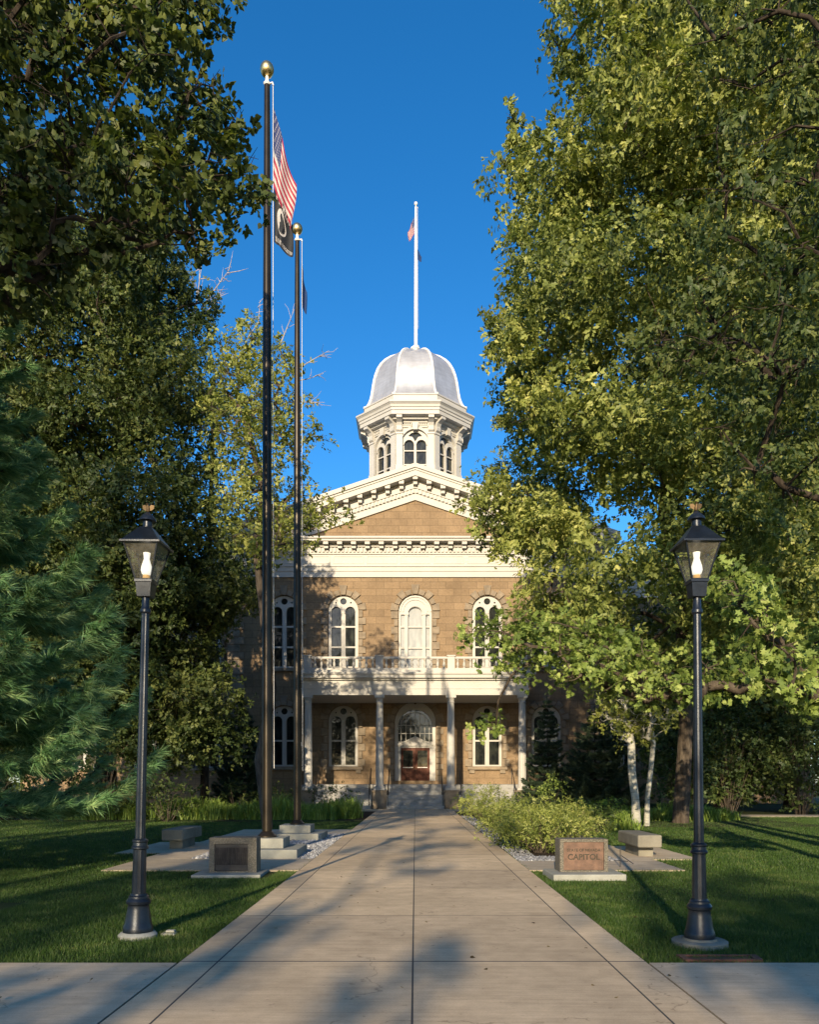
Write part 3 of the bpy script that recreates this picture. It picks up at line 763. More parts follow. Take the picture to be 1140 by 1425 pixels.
# entrance: white arched surround, fanlight, pedimented double door
b = MB().plate(arch(0, 2.50, 1.345, 6.37, 20), [arch(0, 2.10, 3.95, 5.92, 18), rect(-.89, .89, 1.345 + .01, 3.57)], .06, .30)
for s in (-1, 1): b.box(s * 1.06 - .17, s * 1.06 + .17, .0, .061, 1.35, 3.55); b.box(s * 1.06 - .20, s * 1.06 + .20, -.03, .062, 3.55, 3.66)
b.prism([(-1.12, 3.68), (1.12, 3.68), (0, 4.18)], -.06, .058); b.prism([(-1.2, 3.66), (-1.2, 3.72), (0, 4.27), (1.2, 3.72), (1.2, 3.66), (1.12, 3.68), (0, 4.17), (-1.12, 3.68)], -.12, -.05)
for k in range(14):
    a0, a1 = math.pi * k / 14, math.pi * (k + 1) / 14; zc = 6.37 - 1.25
    b.prism([(1.16 * math.cos(a0), zc + 1.16 * math.sin(a0)), (1.25 * math.cos(a0), zc + 1.25 * math.sin(a0)), (1.25 * math.cos(a1), zc + 1.25 * math.sin(a1)), (1.16 * math.cos(a1), zc + 1.16 * math.sin(a1))], 0, .061)
en = b.build('entrance_surround', M['white'], cap)
b = MB()
for k in range(-3, 4): b.box(k * .29 - .018, k * .29 + .018, .15, .19, 3.95, 5.92 - (1.05 - math.sqrt(max(0, 1.05 ** 2 - (k * .29) ** 2))) - .02)
for z in (4.45, 4.95): b.box(-1.04, 1.04, .152, .188, z - .018, z + .018)
zc = 5.92 - 1.05
for k in range(14):
    a0, a1 = math.pi * k / 14, math.pi * (k + 1) / 14
    b.prism([(.85 * math.cos(a0), zc + .85 * math.sin(a0)), (.89 * math.cos(a0), zc + .89 * math.sin(a0)), (.89 * math.cos(a1), zc + .89 * math.sin(a1)), (.85 * math.cos(a1), zc + .85 * math.sin(a1))], .148, .187)
fl = b.build('fanlight', M['white'], cap)
MB().plate(arch(0, 2.08, 3.96, 5.91, 18), [], .21, .25).build('pane', M['pane'], fl)
for s in (-1, 1):
    b = MB(); x0, x1 = (-.885, -.005) if s < 0 else (.005, .885); mx = (x0 + x1) / 2
    b.plate(rect(x0, x1, 1.36, 3.56), [rect(x0 + .14, x1 - .14, 2.42, 3.40)], .14, .22)
    b.box(x0 + .14, x1 - .14, .125, .141, 1.98, 2.22); b.box(x0 + .14, x1 - .14, .125, .141, 1.52, 1.88)
    d = b.build('door', M['wood'], cap, bevel=.008)
    MB().box(x0 + .13, x1 - .13, .17, .20, 2.40, 3.42).build('pane', M['pane'], d)
    MB().box(x0 + .13, x1 - .13, .115, .139, 2.335, 2.385).build('push_bar', M['white_pole'], d)
    hx = -.07 if s < 0 else .07
    MB().tube([(hx, .09, 2.15), (hx, .07, 2.2), (hx, .07, 2.42), (hx, .09, 2.47)], .016, 6).build('handle', M['brass'], d)
surround(2.52, 1.5, 6.38, 10).build('stone_surround', M['stone_trim'], en, bevel=.015)
lb = MB().tube([(0, -.02, 6.62), (0, -.28, 6.66), (0, -.28, 6.55)], .015, 6).lathe([(.02, 6.55), (.11, 6.5), (.09, 6.26), (.03, 6.2)], 8, 0, -.28)
lb.build('lantern', M['brass'], cap)

# main entablature and pediment
PR = [(-.10, 14.0, 14.35), (-.15, 14.35, 14.62), (-.22, 14.62, 14.70), (-.12, 14.70, 15.38), (-.20, 15.38, 15.45), (-.16, 15.45, 15.80), (-.30, 15.80, 15.86), (-.26, 15.86, 16.02)]
b = MB()
for y, z0, z1 in PR: b.box(-HW + y, HW - y, y, .6, z0, z1); 
for y, z0, z1 in PR:
    for s in (-1, 1):
        x0, x1 = sorted((s * (HW - .3), s * (HW - y))); b.box(x0, x1, .6, 23.5, z0, z1)
b.box(-HW - .80, HW + .80, -.80, .59, 16.02, 16.16); b.box(-HW - .9, HW + .9, -.9, .58, 16.16, 16.27)
for s in (-1, 1):
    x0, x1 = sorted((s * (HW - .3), s * (HW + .8))); b.box(x0, x1, .59, 23.6, 16.02, 16.165)
x = -HW + .2
k = 0
while x < HW: b.box(x - .07, x + .07, -.25, -.158, 15.50, 15.76); x += .235
x = -HW + .15
while x < HW + .1:
    b.box(x - .15, x + .15, -.72, -.255, 15.84, 16.025); b.box(x - .13, x + .13, -.5, -.255, 15.66, 15.845); x += .84
for k in range(-5, 6): b.plate(rect(k * 2.05 - .94, k * 2.05 + .94, 14.80, 15.30), [rect(k * 2.05 - .86, k * 2.05 + .86, 14.87, 15.23)], -.15, -.119)
b.build('entablature', M['white'], cap)

SL = .335
def band(zlo, zhi, half):   # raking band between two parallel gable lines, stopped at the cornice top
    zb = 16.275
    def xz(za): return min(half, (za - zb) / SL)
    xo, xi = xz(zhi), xz(zlo)
    p = [(-xo, max(zb, zhi - SL * xo)), (0, zhi), (xo, max(zb, zhi - SL * xo))]
    q = [(xi, max(zb, zlo - SL * xi)), (0, zlo), (-xi, max(zb, zlo - SL * xi))]
    if xi == xo: return p[:1] + p[1:] + q
    return p + ([(half, zb)] if xo >= half and zhi - SL * half > zb + .01 else []) + q + ([(-half, zb)] if xo >= half and zhi - SL * half > zb + .01 else [])
tym = MB().prism([(-8.6, 16.2), (8.6, 16.2), (0, 19.0)], .02, .5)
pe = tym.build('tympanum', M['stone'], cap)
b = MB()
b.prism(band(18.72, 19.14, 12), -.10, .55); b.prism(band(19.13, 19.42, 12), -.15, .56); b.prism(band(19.41, 19.47, 12), -.24, .565); b.prism(band(19.46, 19.97, 12), -.17, .57)
b.prism(band(19.96, 20.30, 12.25), -.80, .58); b.prism(band(20.29, 20.42, 12.3), -.86, .585); b.prism(band(20.41, 20.66, 12.35), -.95, .59)
for s in (-1, 1):
    for k in range(46):
        x = .12 + k * .225; z = 19.28 - SL * x
        if z < 16.45: break
        b.prism([(s * x - .065, z - .13), (s * x + .065, z - .13), (s * x + .065, z + .1), (s * x - .065, z + .1)], -.23, -.148)
    for k in range(14):
        x = k * .84
        if k == 0 and s < 0: continue
        z = 19.97 - SL * x
        if z < 16.7: break
        b.box(s * x - .15, s * x + .15, -.72, -.165, z - .2, z + .03); b.box(s * x - .12, s * x + .12, -.48, -.165, z - .42, z - .19)
b.build('pediment_cornice', M['white'], cap)
b = MB().prism([(-12.35, 16.18), (0, 20.30), (12.35, 16.18), (12.35, 16.10), (0, 20.1), (-12.35, 16.10)], .60, 23.6)
b.prism([(-11.2, 15.95), (11.2, 15.95), (0, 20.05)], 23.2, 23.55)
b.build('roof', M['roof'], cap)
# inscription date cut in the tympanum
# wings
for s in (-1, 1):
    x0, x1 = sorted((s * (HW - .01), s * 27)); wy = 5.5
    hs_ = [arch(s * q, UP['w'], UP['z0'], UP['zt']) for q in (14.2, 18.4, 22.6)] + [arch(s * q, LO['w'], LO['z0'], LO['zt']) for q in (14.2, 18.4, 22.6)]
    wg = MB().plate(rect(x0, x1, -.2, ZE), hs_, wy, wy + .4).box(x0, x1, wy + .7, 19, -.2, 15.5).build('wing', M['stone'], cap)
    b = MB()
    for y, z0, z1 in PR: b.box(min(x0, x1 + 0), x1 + (-y if s > 0 else 0), wy + y, wy + .6, z0, z1) if s > 0 else b.box(x0 + y, x1, wy + y, wy + .6, z0, z1)
    b.box(x0 - .8, x1 + .8, wy - .8, wy + .59, 16.02, 16.27) if False else b.box(x0 + (0 if s > 0 else -.8), x1 + (.8 if s > 0 else 0), wy - .8, wy + .59, 16.02, 16.27)
    b.build('cornice', M['white'], wg)
    xa, xb = (x0 + (0 if s > 0 else -.8), x1 + (.8 if s > 0 else 0))
    MB().add([(xa, wy - .7, 16.28), (xb, wy - .7, 16.28), (xb, 19.4, 16.28), (xa, 19.4, 16.28), (xa, 12.2, 18.4), (xb, 12.2, 18.4)], [(0, 1, 5, 4), (2, 3, 4, 5), (0, 4, 3), (1, 2, 5), (0, 3, 2, 1)]).build('roof', M['roof'], wg)
    for q in (14.2, 18.4, 22.6):
        for src in (wu, wl_):
            o = copy_tree(src, wg); o.location = (s * q, wy, 0)

# porch
PY = 43.8 - F            # column line
COLX = (-5.95, -1.98, 1.98, 5.95)
b = MB()
b.box(-6.28, 6.28, PY - .28, -.13, 6.28, 6.62); b.box(-6.31, 6.31, PY - .31, -.13, 6.62, 6.66); b.box(-6.26, 6.26, PY - .26, -.13, 6.66, 7.10)
b.box(-6.40, 6.40, PY - .40, -.13, 7.10, 7.20); b.box(-6.56, 6.56, PY - .56, -.13, 7.20, 7.40); b.box(-6.64, 6.64, PY - .64, -.13, 7.40, 7.50); b.box(-6.34, 6.34, PY - .34, -.13, 7.50, 7.66)
b.build('porch_entablature', M['white'], cap)
cb = MB().box(-.30, .30, -.30, .30, 1.03, 1.13).lathe([(.29, 1.13), (.30, 1.17), (.28, 1.22), (.25, 1.25)], 24).lathe([(.225, 1.25), (.22, 2.8), (.185, 5.85)], 32, flute=.07).lathe([(.19, 5.85), (.215, 5.87), (.215, 5.92), (.19, 5.94), (.20, 6.04), (.27, 6.14)], 24).box(-.28, .28, -.28, .28, 6.14, 6.275)
for i, x in enumerate(COLX):
    if i == 0: c0 = cb.build('column', M['white'], cap, smooth=35); c = c0
    else: c = c0.copy(); col.objects.link(c); c.parent = cap
    c.location = (x, PY, 0)
pb = MB().box(-.42, .42, -.46, .40, -.1, .92).box(-.47, .47, -.51, .45, .92, 1.025)
for i, x in enumerate(COLX):
    if i == 0: p0 = pb.build('pedestal', M['stone_trim'], cap, bevel=.015); p = p0
    else: p = p0.copy(); col.objects.link(p); p.parent = cap
    p.location = (x, PY, 0)
b = MB(); nstep = 7; rise = 1.33 / nstep
for k in range(nstep):
    y0 = 42.35 - F + k * .325
    for xa, xb in ((-5.52, -2.41), (-1.55, 1.55), (2.41, 5.52)):
        b.box(xa, xb, y0, y0 + .35, -.1, rise * (k + 1)); b.box(xa - .01, xb + .01, y0 - .02, y0 + .3, rise * (k + 1) - .05, rise * (k + 1) + .004)
b.box(-6.35, 6.35, 44.63 - F, -.102, -.1, 1.335); b.box(-6.4, 6.4, 44.26 - F, 44.63 - F, -.1, 1.32)
b.build('steps', M['grey_stone'], cap, bevel=.008)
for x in (-5.45, -2.5, -1.48, 1.48, 2.5, 5.45):
    b = MB(); ya, yb = 42.5 - F, 44.4 - F
    b.tube([(x, ya - .12, 1.0), (x, ya, 1.02), (x, yb, 2.2), (x, yb + .25, 2.25)], .024, 6)
    b.tube([(x, ya, .1), (x, ya, 1.02)], .02, 6).tube([(x, (ya + yb) / 2, .5), (x, (ya + yb) / 2, 1.61)], .016, 6).tube([(x, yb, 1.2), (x, yb, 2.2)], .02, 6)
    b.build('handrail', M['iron'], cap, smooth=50)
# balustrade
b = MB(); zb0, zb1 = 7.655, 8.42
def rail(x0, x1, y0, y1): b.box(x0, x1, y0, y1, zb0, zb0 + .13); b.box(x0, x1, y0, y1, zb1 - .12, zb1)
BY = PY - .08
rail(-6.1, 6.1, BY - .1, BY + .1); rail(-6.1, -5.9, BY + .11, -.2); rail(5.9, 6.1, BY + .11, -.2)
for x in COLX: b.box(x * 1.005 - .2, x * 1.005 + .2, BY - .19, BY + .19, zb0 - .003, zb1 + .0); b.box(x * 1.005 - .24, x * 1.005 + .24, BY - .23, BY + .23, zb1, zb1 + .07)
bal = b.build('balustrade', M['white'], cap, bevel=.006)
bb = MB().lathe([(.07, zb0 + .12), (.07, zb0 + .17), (.04, zb0 + .19), (.085, zb0 + .30), (.07, zb0 + .40), (.035, zb0 + .52), (.06, zb0 + .55), (.07, zb0 + .60), (.07, zb0 + .66)], 10)
pos = []
for a, c in zip(COLX[:-1], COLX[1:]):
    for k in range(10): pos.append((a + .2 + (c - a - .4) * (k + .5) / 10, BY))
for s in (-1, 1):
    for k in range(9): pos.append((s * 6.0, BY + .35 + k * .45))
for i, (x, y) in enumerate(pos):
    if i == 0: q0 = bb.build('baluster', M['white'], bal, smooth=50); q = q0
    else: q = q0.copy(); col.objects.link(q); q.parent = bal
    q.location = (x, y, 0)

# cupola and dome
CY = 60 - F
k8 = math.tan(math.pi / 8)
def oct_pts(a, z): return None
cu = MB()
AB = 3.25
for fidx in range(8):
    pass
def facemat(i):  # local (u along face, n outward, z) -> building frame for face i (0 = front)
    th = i * math.pi / 4; c, s_ = math.cos(th), math.sin(th)
    return lambda u, n, z: (u * c + n * s_, CY - n * c + u * s_, z)
def fplate(mb, i, outer, hl, n0, n1):
    t = MB().plate(outer, hl, -n1, -n0); f = facemat(i)
    mb.add([f(x, -y, z) for x, y, z in t.v], t.f)
def fbox(mb, i, u0, u1, n0, n1, z0, z1):
    t = MB().box(u0, u1, -n1, -n0, z0, z1); f = facemat(i); mb.add([f(x, -y, z) for x, y, z in t.v], t.f)
def fprism(mb, i, pts, n0, n1):
    t = MB().prism(pts, -n1, -n0); f = facemat(i); mb.add([f(x, -y, z) for x, y, z in t.v], t.f)
def fprofile(mb, i, prof, u0, u1):   # profile in (n, z) swept along u
    f = facemat(i); m = len(prof)
    vs = [f(u0, n, z) for n, z in prof] + [f(u1, n, z) for n, z in prof]
    mb.add(vs, [tuple(range(m)), tuple(range(2 * m - 1, m - 1, -1))] + [(q, m + q, m + (q + 1) % m, (q + 1) % m) for q in range(m)])
hwf = AB * k8
for i in range(8):
    fplate(cu, i, rect(-hwf, hwf, 20.0, 27.55), [arch(0, 1.98, 23.35, 26.85, 16)], AB - .3, AB)
    for s in (-1, 1):
        u0, u1 = sorted((s * (hwf - .44), s * (hwf + .02)))
        fbox(cu, i, u0, u1, AB - .02, AB + .16, 23.6, 26.45); fbox(cu, i, u0 - .05, u1 + .03, AB - .01, AB + .22, 23.3, 24.2)
        fbox(cu, i, u0 - .04, u1 + .03, AB - .01, AB + .22, 26.45, 26.58); fbox(cu, i, u0 + .02, u1 - .0, AB - .01, AB + .13, 26.58, 27.4)
        uc = s * (hwf - .2)
        fprofile(cu, i, [(AB + .1, 27.55), (AB + .1, 26.62), (AB + .2, 26.62), (AB + .30, 26.7), (AB + .32, 26.85), (AB + .28, 27.02), (AB + .38, 27.2), (AB + .62, 27.32), (AB + .80, 27.38), (AB + .80, 27.55)], uc - .2, uc + .2)
    for q in range(13):
        u = -.9 + q * .15; fbox(cu, i, u - .045, u + .045, AB, AB + .14, 27.05, 27.25)
    fbox(cu, i, -hwf + .45, hwf - .45, AB, AB + .2, 27.25, 27.36); fbox(cu, i, -hwf + .45, hwf - .45, AB, AB + .09, 26.95, 27.05)
    fprism(cu, i, [(-.16, 26.75), (.16, 26.75), (.24, 27.3), (-.24, 27.3)], AB, AB + .24)
    for q in range(14):
        a0, a1 = math.pi * q / 14, math.pi * (q + 1) / 14; zc = 26.85 - .99
        fprism(cu, i, [(1.0 * math.cos(a0), zc + 1.0 * math.sin(a0)), (1.17 * math.cos(a0), zc + 1.17 * math.sin(a0)), (1.17 * math.cos(a1), zc + 1.17 * math.sin(a1)), (1.0 * math.cos(a1), zc + 1.0 * math.sin(a1))], AB - .02, AB + .09)
    for s in (-1, 1):
        u0, u1 = sorted((s * 1.0, s * 1.17)); fbox(cu, i, u0, u1, AB - .01, AB + .08, 23.4, 26.85 - .99)
cu.oct([(AB - .35, 20.0), (AB - .35, 27.5)], CY)
cup = cu.build('cupola', M['white'], cap)
cn = MB().oct([(AB + .05, 27.36), (AB + .45, 27.4), (AB + .45, 27.56), (AB + .84, 27.58), (AB + .84, 27.84), (AB + .90, 27.86), (AB + .90, 28.02), (AB + .96, 28.05), (AB + 1.00, 28.2), (AB + 1.10, 28.30), (AB + 1.14, 28.32), (AB + 1.14, 28.43), (AB + .58, 28.58), (AB + .4, 28.55)], CY)
cn.build('cornice', M['white'], cup)
cn = MB().oct([(3.86, 28.5), (3.86, 28.62), (3.78, 28.64), (3.78, 29.06), (3.84, 29.08), (3.84, 29.16), (3.6, 29.16)], CY)
cn.build('parapet', M['white'], cup)
for i in range(8):
    b = MB()
    hl = [arch(s * .44, .70, 23.4, 26.1, 10) for s in (-1, 1)] + [[(0, 26.02), (.22, 26.36), (.52, 26.40), (.30, 26.62), (0, 26.70), (-.30, 26.62), (-.52, 26.40), (-.22, 26.36)]]
    t = MB().plate(arch(0, 1.97, 23.36, 26.84, 16), hl, -(AB - .12), -(AB - .26))
    f = facemat(i)
    for s in (-1, 1):
        for z in (24.35, 25.35): t.box(s * .44 - .36, s * .44 + .36, -(AB - .13), -(AB - .22), z - .04, z + .04)
        for q in range(8):
            a0, a1 = math.pi * q / 8, math.pi * (q + 1) / 8; zc = 26.1 - .35
            t.prism([(s * .44 + .36 * math.cos(a0), zc + .36 * math.sin(a0)), (s * .44 + .44 * math.cos(a0), zc + .44 * math.sin(a0)), (s * .44 + .44 * math.cos(a1), zc + .44 * math.sin(a1)), (s * .44 + .36 * math.cos(a1), zc + .36 * math.sin(a1))], -(AB - .04), -(AB - .125))
    t.box(-.06, .06, -(AB - .05), -(AB - .121), 23.4, 25.75)
    o = MB().add([f(x, -y, z) for x, y, z in t.v], t.f).build('window', M['white'], cup)
    pn = MB(); fplate(pn, i, arch(0, 1.95, 23.37, 26.8, 16), [], AB - .28, AB - .24); pn.build('pane', M['pane'], o)
DP = [(3.82, 29.16), (3.62, 29.24), (3.45, 29.5), (3.31, 29.9), (3.22, 30.35), (3.16, 30.8), (3.07, 31.35), (2.96, 31.8), (2.80, 32.25), (2.56, 32.7), (2.24, 33.08), (1.84, 33.40), (1.38, 33.65), (.9, 33.82), (.5, 33.94), (.3, 34.0), (.05, 34.01)]
dm = MB().oct(DP, CY).build('dome', M['dome'], cup, smooth=30)
b = MB()
kk = 1 / math.cos(math.pi / 8)
for i in range(8):
    a = math.pi / 8 + i * math.pi / 4
    b.tube([((r * kk + .01) * math.cos(a), CY + (r * kk + .01) * math.sin(a), z + .01) for r, z in DP[:-1]], .075, 6)
b.build('rib', M['white_pole'], dm, smooth=50)
MB().lathe([(.42, 33.98), (.40, 34.12), (.26, 34.16), (.26, 34.32), (.36, 34.36), (.36, 34.46), (.2, 34.5), (.14, 34.62)], 16, 0, CY).build('finial', M['white_pole'], dm, smooth=40)

# ------------------------------------------------------------------ flags
def flag_mesh(P, H, L, kind):
    """cloth as P(u,v); stripes, canton and emblem follow the cloth"""
    nu, nv = 22, 26; mb = MB()
    vs = [P(i / nu, j / nv) for j in range(nv + 1) for i in range(nu + 1)]
    for j in range(nv):
        for i in range(nu):
            if kind == 'us': mi = (2 if (i + .5) / nu < .4 and (j + .5) / nv < 7 / 13 else (0 if int((j + .5) / nv * 13) % 2 == 0 else 1))
            else: mi = 0
            mb.f.append((j * (nu + 1) + i, j * (nu + 1) + i + 1, (j + 1) * (nu + 1) + i + 1, (j + 1) * (nu + 1) + i)); mb.m.append(mi)
    mb.v = vs
    return mb
def on_cloth(P, pts, off):
    out = []
    for u, v in pts:
        p = Vector(P(u, v)); a = Vector(P(u + .01, v)) - p; c = Vector(P(u, v + .01)) - p
        n = a.cross(c); n = n.normalized() if n.length > 0 else Vector((0, -1, 0))
        if n.y > 0: n = -n
        out.append(tuple(p + n * off))
    return out
def us_flag(name, loc, H, L, label, sgn=1, dx=.43, drop=1.55, group=None):
    def P(u, v):
        k = math.sqrt(u)
        return (sgn * (.02 + dx * u * (1 - .12 * v) + .05 * math.sin(7 * u + 3 * v) * u), .10 * math.sin(9 * u + 2.2 * v) * k, -v * H * (1 - .36 * u) - drop * u)
    o = flag_mesh(P, H, L, 'us').build(name, [M['flag_red'], M['flag_white'], M['flag_navy']], None, smooth=60, loc=loc)
    b = MB()
    for r in range(9):
        for c in range(6 if r % 2 == 0 else 5):
            u0 = .4 * ((c + .5 + (.5 if r % 2 else 0)) / 6); v0 = 7 / 13 * (r + .5) / 9
            star = []
            for q in range(10):
                a = -math.pi / 2 + q * math.pi / 5; rr = (.020 if q % 2 == 0 else .009)
                star.append((u0 + rr * math.cos(a) * .8, v0 + rr * math.sin(a) * 1.1))
            for off in (.004, -.004):
                b.add(on_cloth(P, star, off), [tuple(range(10))])
    b.build('stars', M['flag_white'], o)
    tag(o, label, 'flag', group)
    return o

def flagpole(name, loc, height, r0, r1, mats, label, ball=.14, group=None):
    t = empty(name, loc); tag(t, label, 'flagpole', group)
    MB().lathe([(r0, 0), (r0, height * .3), ((r0 + r1) / 2 + .01, height * .65), (r1, height)], 24).build('pole', mats[0], t, smooth=50)
    MB().lathe([(r0 * 2.0, 0), (r0 * 2.0, .03), (r0 * 1.6, .06), (r0 * 1.25, .10), (r0 * 1.02, .12)], 24).build('flash_collar', mats[2], t, smooth=50)
    b = MB().lathe([(r1 * 1.0, height), (r1 * 1.3, height + .03), (r1 * .7, height + .08), (.035, height + .1), (.03, height + .2)], 16)
    b.tube([(0, 0, height + .02), (r1 + .06, -.03, height + .03), (r1 + .075, -.03, height - .03)], .018, 6)
    b.build('truck', mats[3], t, smooth=50)
    MB().ball((0, 0, height + .18 + ball), ball, 24, sz=1.05).build('ball', mats[1], t, smooth=70)
    MB().tube([(r1 + .07, -.03, height - .03), (r1 + .07, -.03, height * .6), (r0 + .05, -.03, 1.4)], .008, 5).build('halyard', M['rope'], t)
    return t
mt = (M['bronze'], M['gold'], M['bronze'], M['white_pole'])
PX = -3.03
for y, lb, lp in ((16.1, 'nearer bronze flagpole with gold ball, flying stars and stripes over a black flag', 'two tier square concrete base of the nearer flagpole, close behind the dark plaque stone'),
                  (20.75, 'farther bronze flagpole with gold ball, flying a narrow blue flag', 'two tier square concrete base of the farther flagpole, beside the grass bed')):
    x = PX if y < 18 else PX - .08
    t = empty('concrete_plinth', (x, y, 0)); tag(t, lp, 'plinth', 'concrete plinths of the flagpoles')
    MB().box(-.72, .72, -.72, .72, -.02, .2).build('lower_slab', M['cast'], t, bevel=.012)
    MB().box(-.40, .40, -.42, .42, .2, .4).build('upper_slab', M['cast'], t, bevel=.012)
    flagpole('flagpole', (x, y, .4), 15.35, .098, .058, mt, lb, group='bronze flagpoles beside the walkway')
us_flag('flag', (PX + .12, 16.07, 15.28), 1.62, 2.4, 'large stars and stripes flag hanging limp on the nearer bronze pole')
def Pb(u, v): return (.02 + .38 * u * (1 - .1 * v) + .05 * math.sin(6 * u + 2 * v) * u, .02 + .08 * math.sin(8 * u + 1.5 * v) * math.sqrt(u), -v * 1.15 * (1 - .38 * u) - .75 * u)
pf = flag_mesh(Pb, 1.3, 1.3, 'plain').build('flag', M['flag_black'], None, smooth=60, loc=(PX + .12, 16.10, 13.72))
tag(pf, 'black and white emblem flag hanging limp below the stars and stripes', 'flag')
b = MB(); cx, cv, ru, rv = .44, .47, .30, .27
ring = [(cx + ru * math.cos(2 * math.pi * q / 28), cv + rv * math.sin(2 * math.pi * q / 28)) for q in range(28)]
def cloth_poly(b, pts, off):
    c = (sum(p[0] for p in pts) / len(pts), sum(p[1] for p in pts) / len(pts))
    for o_ in (off, -off):
        b.add(on_cloth(Pb, [c] + pts, o_), [(0, i + 1, (i + 1) % len(pts) + 1) for i in range(len(pts))])
cloth_poly(b, ring, .006)
def arcbar(v0, v1, us):
    for a, c in us: cloth_poly(b, [(a, v0), (c, v0), (c, v1), (a, v1)], .006)
# lettering POW * MIA and the motto line, as block strokes along top and bottom
GL = {'P': ['111', '101', '111', '100', '100'], 'O': ['111', '101', '101', '101', '111'], 'W': ['101', '101', '111', '111', '101'], 'M': ['101', '111', '111', '101', '101'], 'I': ['111', '010', '010', '010', '111'], 'A': ['010', '101', '111', '101', '101'],
      'Y': ['101', '101', '010', '010', '010'], 'U': ['101', '101', '101', '101', '111'], 'R': ['110', '101', '110', '101', '101'], 'E': ['111', '100', '110', '100', '111'], 'N': ['101', '111', '111', '111', '101'], 'T': ['111', '010', '010', '010', '010'], 'F': ['111', '100', '110', '100', '100'], 'G': ['111', '100', '101', '101', '111'], '*': ['000', '010', '111', '010', '000'], ' ': ['000'] * 5}
def word(txt, u0, v0, du, dv):
    for i, ch in enumerate(txt):
        for r, row in enumerate(GL[ch]):
            for c, bit in enumerate(row):
                if bit == '1': cloth_poly(b, [(u0 + (i * 4 + c) * du, v0 + r * dv), (u0 + (i * 4 + c + 1) * du, v0 + r * dv), (u0 + (i * 4 + c + 1) * du, v0 + (r + 1) * dv), (u0 + (i * 4 + c) * du, v0 + (r + 1) * dv)], .006)
word('POW*MIA', .10, .04, .029, .026); word('YOU ARE NOT FORGOTTEN', .06, .86, .0105, .018)
b.build('emblem', M['flag_white'], pf)
b = MB()
head = [(.40, .30), (.50, .27), (.58, .33), (.60, .42), (.64, .50), (.60, .53), (.59, .60), (.52, .62), (.53, .70), (.40, .72), (.30, .66), (.36, .58), (.35, .45), (.36, .36)]
cloth_poly(b, head, .011)
b.build('silhouette', M['flag_black'], pf)
def limp(name, loc, H, dx, drop, mat, label, sgn=1):
    def P(u, v): return (sgn * (.02 + dx * u + .03 * math.sin(7 * u + 2 * v) * u), .06 * math.sin(9 * u + 2 * v) * math.sqrt(u), -v * H * (1 - .4 * u) - drop * u)
    o = flag_mesh(P, H, 1, 'plain').build(name, mat, None, smooth=60, loc=loc); tag(o, label, 'flag'); return o
limp('flag', (PX - .08 + .10, 20.72, 15.2), 1.1, .12, .8, M['flag_blue'], 'narrow dark blue flag hanging limp on the farther bronze pole')
t = flagpole('flagpole', (0.05, 60, 34.55), 10.6, .13, .08, (M['white_pole'], M['white_pole'], M['white_pole'], M['white_pole']), 'white flagpole standing on top of the silver dome', ball=.13)
us_flag('flag', (-.06, 59.9, 44.4), 1.3, 1.6, 'small faded stars and stripes flag hanging from the white pole above the dome', -1, .46, 1.15)
limp('flag', (.17, 59.9, 41.95), .8, .26, .55, M['flag_blue'], 'tiny dark blue flag under the stars and stripes on the white dome pole')

